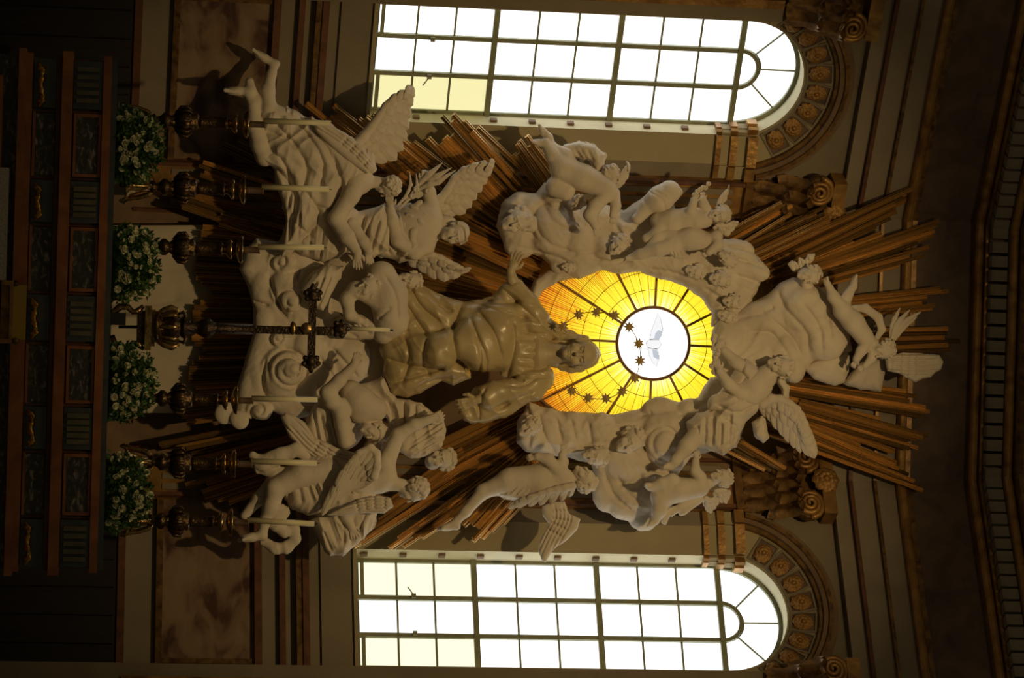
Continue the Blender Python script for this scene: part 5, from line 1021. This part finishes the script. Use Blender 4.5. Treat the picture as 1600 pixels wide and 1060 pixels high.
# ================================================================= candlesticks and candles
CY = -2.85; CMm = mpp(CY)
ZTOP = az(172)
SP = [(195, 22, 0), (199, 21, 0), (204, 15, 0), (222, 9, 0), (236, 7, 0), (241, 11, 0), (245, 6, 0), (251, 8, 0), (256, 13, 0), (262, 13, 0), (268, 8, 0), (273, 12, 0), (282, 19, 0), (291, 21, 0), (297, 18, 0), (301, 13, 0), (307, 15, 0), (311, 10, 0), (316, 8.5, 0), (335, 10, 0), (350, 8.5, 0), (353, 12, 0), (357, 7, 0), (362, 8, 0), (367, 16, 0), (371, 15, 0)]
for k, (v, ut, cu0, cu1, dv0, dv1, lab) in enumerate(((186, 386, 415, 517, 3, 9, 'uppermost'), (290, 381, 412, 514, 2, 8, 'second from the top'), (384, 377, 406, 506, 2, 4, 'just above the crucifix'), (621, 369, 396, 496, 2, 5, 'just below the crucifix'), (721, 366, 395, 495, 0, 4, 'second from the bottom'), (813, 361, 389, 491, 0, 8, 'lowest'))):
    t = thing('candlestick', 'tall ornate brass candlestick, %s of the six in the photo' % lab, 'candlestick', P(170, v, CY), 'altar candlesticks')
    x, _, z0 = P(190, v, CY); sh = ut - 386
    f = lambda u: P(u, v, CY)[2]
    prof = [(r * CMm, f(u if u < 200 else u + sh * (u - 200) / 186)) for u, r, _ in SP]
    kinds = ((0, 5, 'foot'), (4, 12, 'knop'), (11, 18, 'bulb'), (17, 23, 'shaft'), (22, 26, 'cup'))
    for a, b_, nm in kinds: MB().lathe(prof[a:b_], (x, CY, 0), 18).build(nm, 'bronze' if nm in ('knop', 'bulb', 'shaft') else 'brass', t, True)
    zp = f(ut); MB().lathe([(6 * CMm, zp - .05), (20 * CMm, zp - .02), (22 * CMm, zp), (22.5 * CMm, zp + .012), (19 * CMm, zp + .006)], (x, CY, 0), 24).build('drip_pan', 'brass', t, True)
    MB().lathe([(3 * CMm, zp), (3 * CMm, f(ut + 4)), (5.5 * CMm, f(ut + 6)), (5 * CMm, f(ut + 9)), (5 * CMm, f(cu0 - 2)), (6 * CMm, f(cu0))], (x, CY, 0), 14).build('socket', 'sleeve', t, True)
    for q in range(8):      # leaf swags round the bulb
        a = 2 * math.pi * q / 8; S = None; cxx, cyy = math.cos(a), math.sin(a)
        MB().tube([(x + cxx * 13 * CMm, CY + cyy * 13 * CMm, f(273 + sh * .4)), (x + cxx * 22 * CMm, CY + cyy * 22 * CMm, f(283 + sh * .4)), (x + cxx * 23 * CMm, CY + cyy * 23 * CMm, f(293 + sh * .45)), (x + cxx * 17 * CMm, CY + cyy * 17 * CMm, f(300 + sh * .5))], [.008, .022, .02, .006], 6).build('leaf_ornament', 'bronze', t, True)
    for q in range(3):
        a = 2 * math.pi * q / 3 - math.pi / 2; cxx, cyy = math.cos(a), math.sin(a); g = lambda r, u: (x + cxx * r * CMm, CY + cyy * r * CMm, f(u))
        MB().tube([g(6, 238), g(14, 232), g(20, 218), g(23, 200), g(28, 190), g(30, 196)], [.02, .03, .028, .03, .03, .015], 7).build('scroll_foot', 'brass', t, True)
    c = thing('candle', 'pale wax candle on the candlestick %s' % (lab if 'just' in lab else 'that is ' + lab), 'candle', P(cu0, v + dv0, CY), 'altar candles')
    a, b_ = P(cu0 - 3, v + dv0, CY), P(cu1, v + dv1 * .75, CY)
    MB().tube([a, b_], [.030, .027], 14).build('wax', 'wax', c, True); MB().tube([b_, (b_[0], b_[1], b_[2] + .03)], .004, 5).build('wick', 'black', c)
# ================================================================= altar crucifix on its stand
KY = -2.95; KM = mpp(KY)
t = thing('crucifix', 'tall dark altar crucifix with ornate ends on a gilt scrolled stand', 'crucifix', P(170, 509, KY))
kx = P(300, 512, KY)[0]; kf = lambda u: P(u, 512, KY)[2]
kxx = lambda v: P(230, v, KY)[0]
MB().box((kxx(478), KY - .13, kf(226)), (kxx(547), KY + .13, kf(236))).build('moulded_base', 'brass', t)
MB().box((kxx(484), KY - .10, kf(236)), (kxx(541), KY + .10, kf(242))).build('moulded_base', 'bronze', t)
MB().box((kxx(486), KY - .10, kf(214)), (kxx(539), KY + .10, kf(226))).build('moulded_base', 'darkbronze', t)
MB().lathe([(25 * KM, kf(242)), (22 * KM, kf(247)), (15 * KM, kf(253)), (19 * KM, kf(262)), (23 * KM, kf(270)), (22 * KM, kf(276)), (14 * KM, kf(281)), (16 * KM, kf(285))], (kx, KY, 0), 16).build('vase', 'bronze', t, True)
for q in (-1, 1):
    pt_ = lambda u, o, c: P(u, 512 + q * o, KY - c * KM)
    MB().tube([pt_(176, 12, 10), pt_(178, 24, 12), pt_(188, 33, 12), pt_(200, 32, 12), pt_(208, 24, 12), pt_(216, 26, 12), pt_(224, 34, 10)], [.02, .035, .04, .035, .03, .035, .02], 8).build('scroll_leg', 'brass', t, True)
    MB().tube([pt_(244, 20, 14), pt_(256, 27, 16), pt_(268, 31, 16), pt_(278, 27, 14), pt_(277, 21, 14), pt_(270, 21, 14)], [.02, .03, .032, .028, .02, .012], 8).build('scroll_arm', 'brass', t, True)
    MB().tube([pt_(286, 8, 12), pt_(291, 17, 14), pt_(286, 24, 14), pt_(279, 21, 12)], [.014, .022, .02, .012], 7).build('scroll_arm', 'bronze', t, True)
for q in range(7):
    a = 2 * math.pi * q / 7 - math.pi / 2; g = lambda r, u: (kx + math.cos(a) * r * KM, KY + math.sin(a) * r * KM, kf(u))
    MB().tube([g(18, 244), g(20, 252), g(22, 262), g(24, 272), g(19, 280)], [.01, .02, .026, .024, .008], 6).build('leaf_ornament', 'brass', t, True)
MB().lathe([(16 * KM, kf(283)), (18 * KM, kf(288)), (11 * KM, kf(293)), (13 * KM, kf(302)), (9 * KM, kf(306)), (12 * KM, kf(312)), (16 * KM, kf(320)), (15 * KM, kf(328)), (10 * KM, kf(334)), (9 * KM, kf(338)), (8 * KM, kf(395))], (kx, KY, 0), 14).build('stem', 'darkbronze', t, True)
b = MB(); x0 = kx; hw = 6.3 * KM
b.box((x0 - hw, KY - .035, kf(392)), (x0 + hw, KY + .035, kf(520))).build('upright', 'darkbronze', t)
zc = kf(487.5); MB().box((P(487, 462, KY)[0], KY - .03, zc - 6 * KM), (P(487, 566, KY)[0], KY + .03, zc + 6 * KM)).build('crossbar', 'darkbronze', t)
for (u, v, du, dv) in ((532, 514, 1, 0), (489, 460, 0, -1), (486, 566, 0, 1)):
    S = Sculpt(KY, 1.0); n_ = (-dv, du)
    for a, o, r in ((0, 0, 8), (-6, 0, 7), (-8, 9, 4.5), (-8, -9, 4.5), (3, 11, 4.5), (3, -11, 4.5), (8, 6, 4), (8, -6, 4), (12, 0, 5), (18, 0, 3.4)): S.e((u + du * a * .8 + n_[0] * o, v + dv * a * .8 + n_[1] * o, 2), (r, r, r * .8), 2)
    S.mesh('ornate_end', 'darkbronze', t)
S = Sculpt(KY, 1.0); S.e((479, 513, 8), (9, 9, 4), 2); S.e((458, 513, 6), (5, 11, 4), 2); S.mesh('rosette', 'brass', t)
MB().box((P(180, 489, KY - .1)[0], KY - .12, kf(166)), (P(180, 508, KY - .1)[0], KY + .1, kf(196))).build('plinth_block', 'black', t)
MB().box((P(180, 462, KY)[0], KY - .02, ZTOP - .01), (P(180, 540, KY)[0], KY + .2, ZTOP + .012)).build('foot_plate', 'bronze', t)
c = thing('candle', 'slender far candle just beyond the right tip of the crucifix', 'candle', P(555, 514, -2.75), 'altar candles')
a, b_ = P(545, 513, -2.75), P(609, 516, -2.75); MB().tube([a, b_], [.024, .02], 12).build('wax', 'wax', c, True); MB().tube([b_, (b_[0], b_[1], b_[2] + .035)], .010, 6).build('wick', 'black', c)
MB().tube([P(185, 511, -2.75), a], .016, 8).build('holder_rod', 'bronze', c)
# ================================================================= flower arrangements
def petal_mesh():
    b = MB()
    for n, L, tilt, z0, ph in ((8, 1., .25, .0, 0), (7, .8, .75, .12, .3), (5, .55, 1.15, .22, .1)):
        for i in range(n):
            a = 2 * math.pi * i / n + ph; ca, sa = math.cos(a), math.sin(a); pr = []
            for r, w_ in ((.08, .10), (.55, .34), (.85, .30), (1., .1)):
                rr = r * L * math.cos(tilt * r); zz_ = z0 + r * L * math.sin(tilt * r)
                for y, dz in ((-w_, .06), (0, -.03), (w_, .06)): pr.append((rr * ca - y * sa * L, rr * sa + y * ca * L, zz_ + dz))
            b.add(pr, [(k * 3 + j, k * 3 + j + 3, k * 3 + j + 4, k * 3 + j + 1) for k in range(3) for j in range(2)])
    me = bpy.data.meshes.new('blossom'); me.from_pydata(b.v, [], b.f); me.shade_smooth(); me.materials.append(MATS['petal']); return me
PET = petal_mesh(); FY = -3.0; FM = mpp(FY)
for k, (uc, vc, hv, lab) in enumerate(((209, 228, 60, 'uppermost'), (205, 412, 60, 'just above the crucifix'), (199, 598, 62, 'just below the crucifix'), (192, 770, 62, 'lowest'))):
    t = thing('flower_arrangement', 'low mound of white flowers and green leaves, %s of four' % lab, 'flowers', P(172, vc, FY), 'altar flower arrangements'); L0 = Vector(t.location)
    x0, x1 = P(172, vc - hv * .8, FY)[0], P(172, vc + hv * .8, FY)[0]; MB().box((x0, FY - .08, ZTOP), (x1, FY + .12, ZTOP + .05)).build('trough', 'darkwood_shade', t)
    rr = random.Random(90 + k); b = MB()
    def mound(rr):
        while True:
            x, y = rr.uniform(-1, 1), rr.uniform(0, 1)
            if (abs(x) ** 2.4 + y ** 2.4) < 1: break
        cc = 28 * math.sqrt(max(0, 1 - abs(x) ** 2.4 - y ** 2.4)) + 4
        return 170 + (uc - 192) + 66 * y, vc + hv * x, cc, 0
    for i in range(900):
        u, v, c_, a = mound(rr); p = Vector(P(u, v, FY - c_ * FM)); d = Vector((rr.gauss(0, 1), rr.gauss(-.6, .7), rr.gauss(.35, .8))).normalized(); n_ = d.cross(Vector((rr.gauss(0, 1), rr.gauss(0, 1), rr.gauss(0, 1)))).normalized(); L = rr.uniform(.035, .085); w_ = L * .3; m_ = n_.cross(d) * .012
        b.add([p, p + d * L * .5 + n_ * w_ + m_, p + d * L, p + d * L * .5 - n_ * w_ + m_], [(0, 1, 2), (0, 2, 3)])
    fo = b.build('foliage', 'leaf', t); fo['kind'] = 'stuff'
    for i in range(70):
        u, v, c_, a = mound(rr); p = Vector(P(u, v, FY - (c_ + 4) * FM)) - L0; o = link('blossom', PET, None, t); o.location = p
        d = Vector((rr.gauss(0, .5), -1, rr.gauss(.5, .4))); o.rotation_euler = d.to_track_quat('Z', 'Y').to_euler(); o.scale = (rr.choice((2.6, 3, 3.4, 4.2, 5, 5.8, 6.4)) * FM,) * 3
    S = Sculpt(FY, 2.2); S.pl([(uc - 34, vc - hv), (uc, vc - hv * .9), (uc + 34, vc - hv * .4), (uc + 34, vc + hv * .4), (uc, vc + hv * .9), (uc - 34, vc + hv)], 0, 20, 22).cr(20, 12, 10, 3, k); S.mesh('leaf_mass', 'leaf', t)
